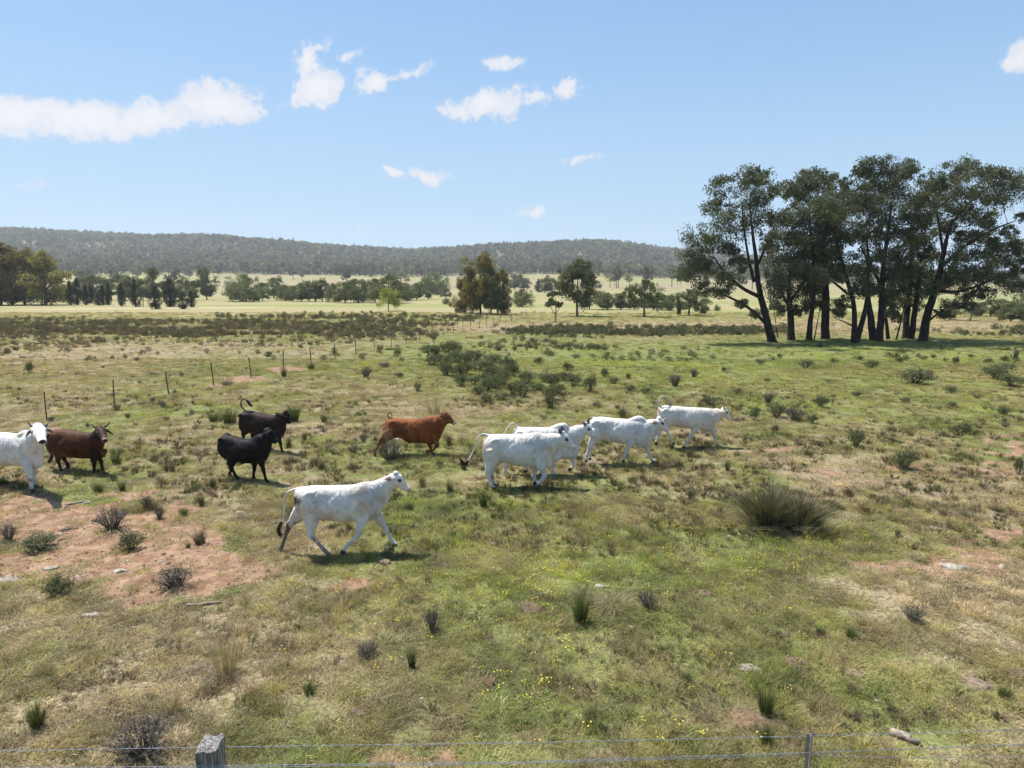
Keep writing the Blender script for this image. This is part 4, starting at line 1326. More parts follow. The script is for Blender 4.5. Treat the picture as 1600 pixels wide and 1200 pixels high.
def build_flowers():
    rg = np.random.default_rng(17)
    m, t = new_mat('petal')
    p = t.n('ShaderNodeBsdfPrincipled', ins={'Base Color': (.62, .52, .04, 1), 'Roughness': .6})
    finish(m, t, p.outputs[0])
    A = Acc()
    for k in range(3):
        cx, cy, cz = rg.uniform(-.06, .06), rg.uniform(-.06, .06), rg.uniform(.07, .13)
        th = np.arange(6) / 6 * 6.283
        v = np.vstack([[cx, cy, cz], np.stack([cx + .010 * np.cos(th), cy + .010 * np.sin(th), cz + .006 + 0 * th], -1)])
        A.add(v, None, [(0, 1 + i, 1 + (i + 1) % 6) for i in range(6)])
        A.tube([(cx, cy, 0), (cx, cy, cz)], [.002, .002], 3, cap=False)
    me = A.mesh('flower', [m])
    spots = [(700, 930, 90, 50, 120), (860, 900, 60, 30, 60), (870, 1080, 60, 30, 26), (1120, 870, 120, 30, 90), (1290, 840, 50, 14, 90), (1090, 830, 60, 10, 60), (760, 830, 90, 40, 60), (1010, 1150, 120, 30, 20),
             (1200, 890, 60, 20, 50), (950, 880, 200, 60, 90), (560, 1000, 200, 80, 30), (1300, 1000, 200, 90, 24), (840, 1010, 60, 40, 40), (460, 980, 40, 60, 12)]
    P = []
    for (u, v, a, b, n) in spots:
        for _ in range(int(n * .5)):
            g = ground_at(u + rg.normal(0, a * .75), v + rg.normal(0, b * .75))
            P.append(g)
    P = np.array([tuple(p_) for p_ in P])
    n = len(P)
    scatter('flowers', [me], P, np.stack([np.zeros(n), np.zeros(n), rg.uniform(0, 6.28, n)], -1), np.repeat(rg.uniform(.7, 1.3, n)[:, None], 3, 1), np.zeros(n),
            np.ones((n, 3)), 'tiny yellow flowers speckling the green grass', 'flowers')


build_flowers()


def lump_mesh(rg, name, mat, rx, ry, rz, rough=.25, n=14, m=9):
    th = np.linspace(0, 2 * np.pi, n, endpoint=False); ph = np.linspace(0, np.pi * .56, m)
    T, Pp = np.meshgrid(th, ph)
    r = 1 + rg.normal(0, rough * .5, T.shape) * np.sin(Pp) + .3 * rough * np.sin(3 * T + rg.uniform(0, 6)) * np.sin(Pp)
    v = np.stack([rx * r * np.sin(Pp) * np.cos(T), ry * r * np.sin(Pp) * np.sin(T), rz * (np.cos(Pp) * (1 + rg.normal(0, rough * .6, T.shape)))], -1).reshape(-1, 3)
    q = [(i * n + k, (i + 1) * n + k, (i + 1) * n + (k + 1) % n, i * n + (k + 1) % n) for i in range(m - 1) for k in range(n)]
    A = Acc(); A.add(v, q)
    return A.mesh(name, [mat], True)


def build_litter():
    rg = np.random.default_rng(29)
    for (u, v, w_, mt, lb) in [
        (826, 950, 50, 'dung', 'dry brown cow pat near the narrow spiky tussock'), (1101, 928, 30, 'dung', 'small dark cow pat in green grass below the huge tussock'),
        (1244, 1036, 44, 'dung', 'darkest cow pat, crumbled, in the foreground grass'), (1334, 1054, 38, 'dung_pale', 'rounded reddish cow pat beside the darkest one'),
        (1528, 1070, 50, 'dung_pale', 'pale weathered cow pat at the end of the foreground'), (1598, 1053, 30, 'dung', 'dark cow pat cut by the picture edge'),
        (765, 1068, 28, 'dung', 'small dark clod among yellow flowers in the foreground'), (562, 1112, 36, 'dung', 'dark crumbling clod right above the wire and wooden post'),
        (108, 826, 26, 'dung', 'flat dark clod on the red soil beside the large dead bush'), (850, 796, 16, 'dung', 'small dark clod in the grass below the white cows'),
        (1230, 994, 12, 'dung', 'tiny dark clod alone in green grass'), (602, 878, 26, 'dung_pale', 'broken clod beneath the front hoof of the nearest cow')]:
        g = ground_at(u, v)
        r = w_ / FPX * g.y / 2
        o = link('cow_pat', lump_mesh(rg, 'cow_pat', M[mt], r, r * .8, .055))
        o.location = (g.x, g.y, g.z - .01); o.rotation_euler = (0, 0, random.uniform(0, 6))
        tag(o, lb, 'cow pat', 'cow pats and clods')
    for (u, v, w_, lb) in [(938, 917, 24, 'flat pale stone near the spiky tussock'), (1170, 1044, 40, 'grey weathered flat stone in foreground grass'), (12, 905, 44, 'pale grey flat stone at the picture edge on soil'),
                           (145, 961, 30, 'small pale stone below the bare red soil'), (376, 801, 22, 'whitish flat stone in the grass near the front black cow'), (188, 893, 26, 'grey slab in the lower bare soil'),
                           (136, 786, 14, 'small pale stone on the upper edge of the bare soil'), (80, 888, 28, 'bleached stone in the middle of the bare soil'), (1492, 886, 46, 'broken grey stone on the drier right slope'),
                           (1460, 826, 34, 'low grey stone above the dry slope'), (648, 822, 14, 'tiny stone near the nearest cow')]:
        g = ground_at(u, v)
        r = w_ / FPX * g.y / 2
        o = link('stone', lump_mesh(rg, 'stone', M['stone'], r, r * .55, .04, .4, 10, 6))
        o.location = (g.x, g.y, g.z - .005); o.rotation_euler = (0, 0, random.uniform(-.4, .4))
        tag(o, lb, 'stone', 'flat stones')
    for (u0, v0, u1, v1, r, lb) in [(1395, 1145, 1432, 1168, .05, 'pale weathered log lying just behind the wire fence'), (1052, 953, 1078, 945, .012, 'thin bleached stick lying in green grass'),
                                    (290, 948, 345, 944, .03, 'grey fallen branch on the edge of the bare soil'), (100, 790, 150, 782, .025, 'dark fallen branch under the white horned cow')]:
        a, b = ground_at(u0, v0), ground_at(u1, v1)
        A = Acc()
        pts = np.array([np.array(a) + (np.array(b) - np.array(a)) * f + np.array([0, 0, r * .8]) + rg.normal(0, r * .5, 3) * [1, 1, .2] for f in np.linspace(0, 1, 6)]) - np.array(a)
        A.tube(pts, np.array([.8, 1, .9, .95, .7, .4]) * r, 7)
        o = link('fallen_branch', A.mesh('fallen_branch', [M['driftwood']], True)); o.location = a
        tag(o, lb, 'fallen branch', 'fallen wood')
    # heaps of flattened dead grass
    for (u, v, w_, lb) in [(958, 944, 34, 'pale flattened straw heap next to the spiky tussock'), (1150, 1128, 90, 'wide flattened straw heap behind the wire fence'), (600, 1010, 70, 'flattened straw heap trailing from the grey dead clump')]:
        g = ground_at(u, v); r = w_ / FPX * g.y / 2
        A = Acc(); add_blades(A, rg, 420, r, .22, .3, .006, 1.9, seg=3)
        o = link('straw_heap', A.mesh('straw_heap', [M['straw']])); o.location = g; o.scale = (1, .8, .6)
        tag(o, lb, 'straw heap', 'flattened straw heaps')
    # crumbs of soil and gravel on the bare patches
    me = [lump_mesh(rg, 'pebble', M['dung_pale'], .012, .010, .008, .3, 6, 4), lump_mesh(rg, 'pebble', M['stone'], .014, .010, .008, .3, 6, 4), lump_mesh(rg, 'pebble', M['dung'], .014, .010, .009, .3, 6, 4)]
    x, y = sample_field(rg, 60000, 5.5, 30, .6)
    b, d = masks(x, y)
    k = rg.random(len(x)) < b * .5 + .03
    x, y = x[k], y[k]; n = len(x)
    s = np.repeat((rg.lognormal(0, .5, n) * 1.2)[:, None], 3, 1)
    scatter('gravel', me, np.stack([x, y, H(x, y)], -1), np.stack([np.zeros(n), np.zeros(n), rg.uniform(0, 6.28, n)], -1), s, rg.integers(0, 3, n), np.ones((n, 3)),
            'small crumbs of soil and gravel on the bare ground', 'gravel')


build_litter()


# ------------------------------------------------------------------ air
def build_haze():
    import bmesh
    bm = bmesh.new(); bmesh.ops.create_cube(bm, size=1)
    for v in bm.verts:
        v.co = (v.co.x * 8400, -450 + (v.co.y + .5) * 3150, -2.5 + (v.co.z + .5) * 190)
    me = bpy.data.meshes.new('haze'); bm.to_mesh(me); bm.free()
    m, t = new_mat('haze')
    vol = t.n('ShaderNodeVolumePrincipled', ins={'Color': (.88, .93, 1.0, 1), 'Density': .00016, 'Anisotropy': .2})
    o_ = t.n('ShaderNodeOutputMaterial'); t.link(vol.outputs[0], o_.inputs['Volume'])
    me.materials.append(m)
    tag(link('haze', me), 'thin pale blue air over the whole valley', None, None, 'stuff')


build_haze()

# ------------------------------------------------------------------ fences
def fence_far():
    p0 = np.array([-17.9, 25.8]); p1 = np.array([3.0, 111.0])
    L = np.linalg.norm(p1 - p0); d = (p1 - p0) / L
    n = int(L / 3.25)
    root = empty('wire_fence', (p0[0], p0[1], 0))
    tag(root, 'long wire fence of thin dark posts running away between the paddocks', 'fence')
    rg = np.random.default_rng(4)
    A = Acc()
    A.tube([(0, 0, -.3), (0, 0, 1.18)], [.026, .024], 4)
    A.tube([(.02, 0, -.3), (.02, 0, 1.17)], [.014, .014], 4)
    me = A.mesh('post', [M['rust']])
    for i in range(-3, n + 1):
        q = p0 + d * i * 3.25
        o = link('post', me, root)
        o.location = (q[0] - p0[0], q[1] - p0[1], float(H(q[0], q[1])))
        o.rotation_euler = (rg.normal(0, .03), rg.normal(0, .04) - (.03 if i < 3 else 0), rg.uniform(0, 1.5))
        o.scale = (1, 1, rg.uniform(.92, 1.05))
    for z in (.25, .5, .75, 1.0, 1.12):
        A = Acc(); pts = []
        for i in range(-3 * 2, 2 * n + 1):
            q = d * i * 1.625
            pts.append((q[0], q[1], z - (.012 if i % 2 else 0) + float(H(*(p0 + q)))))
        A.tube(pts, [.0022] * len(pts), 3, cap=False)
        link('wire', A.mesh('wire', [M['galv']]), root)


fence_far()


def at_height(u, v, z):
    d = ray(u, v); t = (z - CAMZ) / d[2]
    return np.array([d[0] * t, d[1] * t, z])


def fence_near():
    rg = np.random.default_rng(14)
    ph = 1.135
    pt = at_height(329, 1168, 1.12)
    px, py = float(pt[0]), float(pt[1])
    root = empty('barbed_wire_fence', (px, py, 0))
    tag(root, 'barbed wire fence in the foreground with a square wooden strainer post', 'fence')
    # weathered post with a sloping cracked top
    import bmesh
    bm = bmesh.new()
    bmesh.ops.create_cube(bm, size=1)
    w_ = .182
    for v in bm.verts:
        top = v.co.z > 0
        v.co.x *= w_; v.co.y *= w_
        v.co.z = (ph + (.0 if v.co.y < 0 else .05)) if top else -.5
    bmesh.ops.subdivide_edges(bm, edges=bm.edges[:], cuts=5, use_grid_fill=True)
    for v in bm.verts:
        gr = math.sin(v.co.x * 90) * .003 + math.sin(v.co.y * 110 + 1) * .003
        v.co.x += gr + rg.normal(0, .0015); v.co.y += gr * .6 + rg.normal(0, .0015)
        if v.co.z > 1.1: v.co.z += rg.normal(0, .006) + (.02 if v.co.x > .05 else 0)
    bmesh.ops.bevel(bm, geom=[e for e in bm.edges if e.calc_length() > 0 and e.is_manifold and e.calc_face_angle(0) > .9], offset=.006, segments=1, affect='EDGES')
    me = bpy.data.meshes.new('post'); bm.to_mesh(me); bm.free()
    m, t = new_mat('weathered_timber')
    co = t.n('ShaderNodeTexCoord').outputs['Object']
    mp = t.n('ShaderNodeMapping', ins={'Vector': co, 'Scale': (1, 1, .06)}).outputs[0]
    n1 = t.noise(mp, 60, 6, .65); n2 = t.noise(mp, 160, 3, .6); n3 = t.noise(co, 9, 4, .6)
    col = t.mix(t.smooth(n1, .35, .65), (.10, .09, .085), (.36, .34, .32))
    col = t.mix(t.smooth(n3, .55, .75, 0, .5), col, (.20, .16, .12))
    bmp = t.n('ShaderNodeBump', ins={'Strength': 1.0, 'Distance': .012, 'Height': t.math('ADD', n1, t.math('MULTIPLY', n2, .5))})
    p = t.n('ShaderNodeBsdfPrincipled', ins={'Base Color': col, 'Roughness': .92, 'Specular IOR Level': .15, 'Normal': bmp.outputs[0]})
    finish(m, t, p.outputs[0]); me.materials.append(m)
    o = link('post', me, root); o['label'] = 'weathered square wooden post with sloping split top'
    # steel star picket
    sp = at_height(1266, 1147, 1.20)
    A = Acc()
    for a in (0, 2.094, 4.188):
        c, s = math.cos(a + .5), math.sin(a + .5)
        tx, ty = -s * .0028, c * .0028
        v = [(tx, ty, -.4), (-tx, -ty, -.4), (c * .030 - tx, s * .030 - ty, -.4), (c * .030 + tx, s * .030 + ty, -.4)]
        v = v + [(a_, b_, 1.20) for (a_, b_, _) in v]
        A.add(v, [(0, 1, 2, 3), (4, 7, 6, 5), (0, 4, 5, 1), (1, 5, 6, 2), (2, 6, 7, 3), (3, 7, 4, 0)])
    o = link('post', A.mesh('post', [M['steel']]), root)
    o.location = (sp[0] - px, sp[1] - py, 0); o['label'] = 'slim steel star picket'

    def wire(pts, r=.0020, barbs=True):
        # pts: (u, v, z) at which the strand is seen
        Q = np.array([at_height(u, v, z) for (u, v, z) in pts])
        seg = np.linalg.norm(np.diff(Q, axis=0), axis=1); cum = np.concatenate([[0], np.cumsum(seg)])
        s = np.arange(0, cum[-1], .045)
        C = np.stack([np.interp(s, cum, Q[:, k]) for k in range(3)], -1) - np.array([px, py, 0])
        A = Acc()
        tw = s / .045 * 1.7
        for ph_ in (0, math.pi):
            off = np.stack([0 * s, np.cos(tw + ph_) * .0022, np.sin(tw + ph_) * .0022], -1)
            A.tube(C + off, [r] * len(s), 4, cap=False)
        if barbs:
            for k in range(2, len(s) - 1, 2):
                c = C[k] + rg.normal(0, .001, 3)
                for j in range(2):
                    a = rg.uniform(0, 3.14)
                    v = np.array([rg.normal(0, .3), math.cos(a), math.sin(a)]) * .013
                    A.tube([c - v, c + v], [.0016, .0016], 3, cap=False)
        link('wire', A.mesh('wire', [M['galv']]), root)
    wire([(-900, 1205, 1.10), (0, 1173, 1.10), (308, 1168, 1.10), (350, 1167, 1.10), (800, 1161, 1.10), (1265, 1150, 1.10), (1600, 1140, 1.10), (2500, 1112, 1.10)])
    wire([(-900, 1230, 1.02), (0, 1200, 1.02), (308, 1197, 1.02), (350, 1196, 1.02), (800, 1191, 1.02), (1265, 1176, 1.02), (1600, 1163, 1.02), (2500, 1130, 1.02)])
    wire([(-900, 1236, 1.0), (0, 1205, 1.0), (350, 1199, 1.0), (800, 1193, 1.0), (1265, 1180, 1.0), (1420, 1184, .98), (1600, 1182, .97), (2500, 1150, .97)], .0017, False)
    wire([(-900, 1330, .72), (0, 1305, .72), (800, 1290, .72), (1265, 1275, .72), (1600, 1262, .72)])


fence_near()


# ------------------------------------------------------------------ cattle
def cow_mat(name, rough=.75, sheen=.2):
    m, t = new_mat(name)
    col = t.n('ShaderNodeAttribute', attribute_name='coat').outputs['Color']
    co = t.n('ShaderNodeTexCoord').outputs['Object']
    n1 = t.noise(co, 6, 4, .6)
    n2 = t.noise(co, 70, 3, .7)
    mp = t.n('ShaderNodeMapping', ins={'Vector': co, 'Scale': (1.5, 1, .9)}).outputs[0]
    n3 = t.noise(mp, 4.2, 3, .5, .6)
    col = t.mix(1.0, col, t.mix(t.smooth(n1, .3, .7), (.80, .785, .765), (1.04, 1.04, 1.04)), 'MULTIPLY')
    mp2 = t.n('ShaderNodeMapping', ins={'Vector': co, 'Scale': (14, 14, 3)}).outputs[0]
    col = t.mix(t.smooth(t.noise(mp2, 2.0, 4, .7), .45, .75, 0, .22), col, t.mix(1.0, col, (.72, .68, .64), 'MULTIPLY'))
    h = t.math('ADD', t.math('MULTIPLY', n3, 1.0), t.math('MULTIPLY', n2, .05))
    bmp = t.n('ShaderNodeBump', ins={'Strength': .55, 'Distance': .09, 'Height': h})
    p = t.n('ShaderNodeBsdfPrincipled', ins={'Base Color': col, 'Roughness': rough, 'Specular IOR Level': .10, 'Normal': bmp.outputs[0]})
    return finish(m, t, p.outputs[0])


M['coat'] = cow_mat('coat')
M['coat_gloss'] = cow_mat('coat_gloss', .6, .0)
M['horn'] = plain_mat('horn', (.035, .03, .028), (.12, .10, .085), 10, .45, 0, .2, .5)
M['eye'] = plain_mat('eye', (.012, .010, .010), (.02, .015, .012), 10, .12, 0, 0, .6)
M['hair_dark'] = leaf_mat('hair_dark', (.012, .010, .009), (.04, .033, .028), .0)
M['hair_pale'] = leaf_mat('hair_pale', (.5, .46, .4), (.7, .66, .6), .1)


def catmull(P, n):
    P = np.asarray(P, float)
    if len(P) < 3:
        t = np.linspace(0, 1, n)[:, None]
        return P[0] * (1 - t) + P[-1] * t
    E = np.vstack([2 * P[0] - P[1], P, 2 * P[-1] - P[-2]])
    out = []
    for s_ in np.linspace(0, len(P) - 1, n):
        i = min(int(s_), len(P) - 2); t = s_ - i
        p0, p1, p2, p3 = E[i], E[i + 1], E[i + 2], E[i + 3]
        out.append(.5 * ((2 * p1) + (-p0 + p2) * t + (2 * p0 - 5 * p1 + 4 * p2 - p3) * t * t + (-p0 + 3 * p1 - 3 * p2 + p3) * t ** 3))
    return np.array(out)


class Body:
    def __init__(self):
        self.v = []; self.f = []; self.n = 0

    def loft(self, C, hh, hw, lat=(0, 1, 0), n=None, sides=16, power=2.0, up=None, cap=.35):
        """closed tube with elliptical rings: hh in the plane of travel, hw sideways"""
        C = np.asarray(C, float)
        n = n or len(C) * 4
        D = catmull(np.hstack([C, np.asarray(hh, float)[:, None], np.asarray(hw, float)[:, None]]), n)
        P, a, b = D[:, :3], np.maximum(D[:, 3], .008), np.maximum(D[:, 4], .008)
        T = np.gradient(P, axis=0); T /= np.linalg.norm(T, axis=1, keepdims=True) + 1e-9
        L = np.asarray(lat, float); L = L / np.linalg.norm(L)
        if up is not None:
            U = np.tile(np.asarray(up, float), (n, 1)); Lv = np.tile(L, (n, 1))
        else:
            U = np.cross(T, L); U /= np.linalg.norm(U, axis=1, keepdims=True) + 1e-9
            Lv = np.cross(U, T)
        th = np.arange(sides) / sides * 2 * np.pi
        c, s_ = np.cos(th), np.sin(th)
        if power != 2:
            c = np.sign(c) * np.abs(c) ** (2 / power); s_ = np.sign(s_) * np.abs(s_) ** (2 / power)
        ring = P[:, None] + a[:, None, None] * s_[None, :, None] * U[:, None] + b[:, None, None] * c[None, :, None] * Lv[:, None]
        base = self.n
        self.v.append(ring.reshape(-1, 3)); self.v.append(P[[0]] - T[[0]] * a[0] * cap); self.v.append(P[[-1]] + T[[-1]] * a[-1] * cap)
        for i in range(n - 1):
            for k in range(sides):
                k2 = (k + 1) % sides
                self.f.append((base + i * sides + k, base + i * sides + k2, base + (i + 1) * sides + k2, base + (i + 1) * sides + k))
        c0 = base + n * sides; c1 = c0 + 1
        for k in range(sides):
            k2 = (k + 1) % sides
            self.f.append((c0, base + k2, base + k)); self.f.append((c1, base + (n - 1) * sides + k, base + (n - 1) * sides + k2))
        self.n += n * sides + 2

    def remesh(self, name, vox):
        me = bpy.data.meshes.new(name)
        me.from_pydata([tuple(p) for p in np.vstack(self.v)], [], self.f)
        import bmesh
        bm = bmesh.new(); bm.from_mesh(me); bmesh.ops.recalc_face_normals(bm, faces=bm.faces); bm.to_mesh(me); bm.free()
        o = bpy.data.objects.new('tmp', me); COL.objects.link(o)
        r = o.modifiers.new('r', 'REMESH'); r.mode = 'VOXEL'; r.voxel_size = vox; r.use_smooth_shade = True
        sm = o.modifiers.new('s', 'SMOOTH'); sm.factor = .5; sm.iterations = 4
        dg = bpy.context.evaluated_depsgraph_get()
        out = bpy.data.meshes.new_from_object(o.evaluated_get(dg))
        out.name = name
        bpy.data.objects.remove(o); bpy.data.meshes.remove(me)
        return out


WHITE = (.70, .675, .64)


def make_cow(off, sc, foot, head_deg, spec):
    """off/sc: where the trace's picture crop sits; foot: traced hoof that stands on the ground with its sideways offset;
       all traces are read in the animal's own upright plane and turned into metres"""
    th = R(head_deg)
    f = np.array([math.cos(th), math.sin(th), 0]); l = np.array([-math.sin(th), math.cos(th), 0])
    cv = lambda x, y: (off[0] + x / sc, off[1] + y / sc)
    S = spec['size']
    g = ground_at(*cv(foot[0], foot[1])); g = np.array(g)
    O = g - l * foot[2]                                   # origin in the sagittal plane
    zg = g[2]
    cam0 = np.array([0, 0, CAMZ])

    def P(x, y, lat=0.0):
        d = ray(*cv(x, y))
        t = (np.dot(O - cam0, l) + lat) / np.dot(d, l)
        w_ = cam0 + d * t - O
        return np.array([np.dot(w_, f), lat, w_[2]])
    # recentre the origin under the trunk
    xs = [r_[0] for r_ in spec['torso']]
    midx = P((xs[0] + xs[-1]) / 2, spec['torso'][len(xs) // 2][1])[0]
    O = O + f * midx; O[2] = zg
    B = Body()
    tanE = CAMZ / np.linalg.norm(O[:2]) * .8
    C, hh, hw = [], [], []
    nT = len(spec['torso'])
    for i, row in enumerate(spec['torso']):
        x, yt, yb = row[:3]
        a_, b_ = P(x, yt), P(x, yb)
        wd = (row[3] * .90 if len(row) > 3 else None)
        t = i / (nT - 1)
        if wd is None:
            wd = S * np.interp(t, [0, .08, .2, .4, .6, .8, .92, 1], [.09, .18, .225, .27, .27, .205, .17, .11])
        A_ = (a_[2] - b_[2]) / 2
        A_ = math.sqrt(max(A_ * A_ - (wd * tanE) ** 2, (A_ * .75) ** 2))
        c = (a_ + b_) / 2
        C.append(c); hh.append(A_); hw.append(wd)
    C[0] = np.array([C[0][0] * .7 + C[1][0] * .3, 0, C[1][2] + .04 * S]); hh[0] = hh[1] * .78; hw[0] = hw[1] * .68
    B.loft(C, hh, hw, n=nT * 4, sides=28, power=2.15, up=(0, 0, 1), cap=.12)
    C0, hh0, hw0 = C, hh, hw
    # withers hump
    for (x, y, r1, r2) in spec.get('hump', []):
        p = P(x, y)
        p = p - np.array([0, 0, r2 * .35])
        B.loft([p + [-2.2 * r1, 0, -.06 * S], p + [-1.0 * r1, 0, -.02], p + [-.1 * r1, 0, .0], p + [.8 * r1, 0, -.01], p + [r1 * 1.9, 0, -.12 * S]], [.06, r2 * .9, r2 * 1.15, r2, .05], [.08, r2 * .9, r2 * .9, r2 * .8, .08], up=(0, 0, 1))
    # head
    hb = P(*spec['head'][0]); hm = P(*spec['head'][1])
    ax = hm - hb; Lh = np.linalg.norm(ax); ax = ax / Lh
    upv = np.array([0, 0, 1.0]); side = np.cross(upv, ax); side /= np.linalg.norm(side)
    hup = np.cross(ax, side)
    k = spec.get('headk', 1.0) * S
    ts = [0, .12, .3, .5, .7, .86, .96, 1.0]
    hhs = np.array([.090, .132, .150, .122, .088, .070, .066, .046]) * k
    hws = np.array([.080, .108, .118, .095, .072, .070, .066, .048]) * k * spec.get('headw', 1.0)
    hc = [hb + ax * Lh * t + hup * k * o_ for t, o_ in zip(ts, [.02, .012, 0, 0, 0, -.002, -.004, -.006])]
    B.loft(hc, hhs, hws, lat=side, n=22, sides=18)
    # poll and brow
    B.loft([hb + hup * .07 * k - side * .07 * k, hb + hup * .10 * k + ax * .02, hb + hup * .07 * k + side * .07 * k], [.045 * k, .055 * k, .045 * k], [.05 * k, .055 * k, .05 * k], lat=ax, n=8, sides=10)
    for s_ in (-1, 1):
        e = hb + ax * Lh * .36 + side * s_ * .082 * k * spec.get('headw', 1.0) + hup * .055 * k
        B.loft([e - ax * .05 * k, e, e + ax * .05 * k], [.02 * k, .038 * k, .02 * k], [.018 * k, .03 * k, .018 * k], lat=side, n=6, sides=8)
    # neck
    nk = spec['neck']
    Cn, ah, aw = [], [], []
    for (x, y, r_) in nk:
        p = P(x, y); r2 = np.linalg.norm(P(x, y + r_) - p)
        Cn.append(p); ah.append(r2)
        aw.append(min(r2 * .8, .19 * S))
    Cn.append(hb + ax * .05 - hup * .02 * k); ah.append(.115 * k); aw.append(.095 * k)
    B.loft(Cn, ah, aw, n=18, sides=18)
    # loose skin of throat and brisket
    dl = spec.get('dewlap', [])
    if dl:
        C, hh, hw = [], [], []
        for (x, y0, y1) in dl:
            a_, b_ = P(x, y0), P(x, y1)
            C.append((a_ + b_) / 2); hh.append((a_[2] - b_[2]) / 2); hw.append(.042 * S)
        hw[0] = .05 * S
        B.loft(C, hh, hw, n=len(dl) * 5, sides=14, up=(0, 0, 1))
    # ears
    for (tip, latv) in spec['ears']:
        s_ = 1 if latv > 0 else -1
        root = hb + ax * .07 * k + side * s_ * .085 * k * spec.get('headw', 1.0) + hup * .05 * k
        tp = P(tip[0], tip[1], (hb[1] + latv))
        d = tp - root; Ld = np.linalg.norm(d); mx = spec.get('earlen', .27) * S
        if Ld > mx * 1.35: d = d / Ld * mx; tp = root + d
        wv = np.cross(d, side * s_ + hup * .6 - ax * .8); wv /= np.linalg.norm(wv) + 1e-9
        B.loft([root - d * .1, root + d * .3, root + d * .65, root + d], [.022 * S, .018 * S, .016 * S, .010 * S], [.035 * S, .062 * S, .055 * S, .014 * S], lat=wv, n=12, sides=12)
    # legs: hip, joint, fetlock, hoof
    legs = []
    for (kind, lat, pts) in spec['legs']:
        la = lat * S
        q = [P(x, y, la * (.75 if i == 0 else 1)) for i, (x, y) in enumerate(pts)]
        if kind == 'h':
            a_, j, ft, hf = q
            a_ = a_ + np.array([.05 * S, 0, .05 * S]); stif = a_ * .52 + j * .48 + np.array([.05 * S, 0, .02])
            ms = [a_, stif, j * .86 + a_ * .14, j, j * .55 + ft * .45, ft, hf]
            rh = np.array([.15, .17, .085, .070, .042, .048, .046]) * S
            rw = np.array([.13, .105, .052, .048, .034, .042, .042]) * S
        else:
            a_, j, ft, hf = q
            ms = [a_, a_ * .55 + j * .45, j * .85 + a_ * .15, j, j * .5 + ft * .5, ft, hf]
            rh = np.array([.11, .110, .060, .061, .039, .046, .045]) * S
            rw = np.array([.09, .088, .052, .052, .036, .042, .042]) * S
        B.loft(ms[:-1], rh[:-1], rw[:-1], n=26, sides=14)
        # hoof: a short wedge pointing forward and down
        dirn = hf - ft; dirn /= np.linalg.norm(dirn) + 1e-9
        lifted = hf[2] > .10 * S
        hoof = [ft, hf + (dirn * .01)] if lifted else [ft, np.array([hf[0], hf[1], max(hf[2], .035)]), np.array([hf[0] + .015, hf[1], .0])]
        B.loft([hoof[0], (hoof[0] + hoof[1]) / 2, hoof[1]] + hoof[2:], [.040 * S, .038 * S, .052 * S] + [.058 * S] * (len(hoof) - 2), [.036 * S, .036 * S, .045 * S] + [.05 * S] * (len(hoof) - 2), n=9, sides=12)
        legs.append((ms, hf))
    # point of the hip and the shoulder blade stand a little proud
    for s_ in (-1, 1):
        i0 = max(1, int(nT * .24)); c0 = np.array(C0[i0]); h0 = hh0[i0]; w0 = hw0[i0]
        hp = c0 + np.array([0, s_ * w0 * .72, h0 * .70])
        B.loft([hp - [.11 * S, 0, .05], hp, hp + [.12 * S, 0, -.08]], [.04, .055 * S, .03], [.04, .05 * S, .03])
    # tail
    tp = [P(x, y, la) for (x, y, la) in [(t_ + (0,))[:3] for t_ in spec['tail']]]
    if len(tp) > 1:
        nt = len(tp)
        rr = np.interp(np.linspace(0, 1, nt), [0, .2, 1], [.046, .026, .0185]) * S
        B.loft(tp, rr, rr, n=nt * 5, sides=10)
    for (x, y, rx_, rz_, la) in spec.get('extra', []):
        p = P(x, y, la); B.loft([p - [rx_, 0, 0], p, p + [rx_, 0, 0]], [rz_ * .4, rz_, rz_ * .4], [rz_ * .3, rz_ * .6, rz_ * .3])
    me = B.remesh('cow', .0165)
    # muscle, hollows, ribs and folds of skin
    n = len(me.vertices)
    co = np.empty(n * 3, np.float32); me.vertices.foreach_get('co', co); co = co.reshape(-1, 3).astype(float)
    no = np.empty(n * 3, np.float32); me.vertex_normals.foreach_get('vector', no); no = no.reshape(-1, 3)
    CT = np.array(C0); HT = np.array(hh0)
    disp = (fbm(co[:, 0] * 6 + 40, co[:, 2] * 6 + co[:, 1] * 5 + 40, 401, 3) - .5) * .010

    def dent(t, zf, r_, dp, sx=1.0):
        nonlocal disp
        c = np.array([np.interp(t * (nT - 1), np.arange(nT), CT[:, k_]) for k_ in range(3)])
        h_ = float(np.interp(t * (nT - 1), np.arange(nT), HT))
        d = np.sqrt(((co[:, 0] - c[0]) / sx) ** 2 + (co[:, 2] - (c[2] + zf * h_)) ** 2)
        disp = disp + dp * np.exp(-(d / (r_ * S)) ** 2) * (np.abs(no[:, 1]) > .25)
    dent(.38, .42, .11, -.040); dent(.25, .62, .07, .020); dent(.46, -.25, .22, .018, 1.4); dent(.69, -.1, .07, -.028, .8); dent(.66, -.6, .08, -.02, .8)
    dent(.80, .15, .11, .022); dent(.90, .1, .06, -.025); dent(.20, -.1, .14, .022); dent(.33, -.45, .08, -.025)
    x0, x1 = CT[int(nT * .42)][0], CT[int(nT * .72)][0]
    ribm = sstep(x0 - .05, x0 + .1, co[:, 0]) * sstep(x1 + .05, x1 - .1, co[:, 0]) * (np.abs(no[:, 1]) > .3) * (co[:, 2] > CT[nT // 2][2] - HT[nT // 2] * .6)
    disp = disp + ribm * np.sin((co[:, 0] + .25 * co[:, 2]) * 2 * np.pi / .105) * .0045
    nkc = np.array([P(x_, y_) for (x_, y_, r_) in nk])
    dn = np.min(np.linalg.norm((co[:, None] - nkc[None]) * [1, 0, 1], axis=2), axis=1)
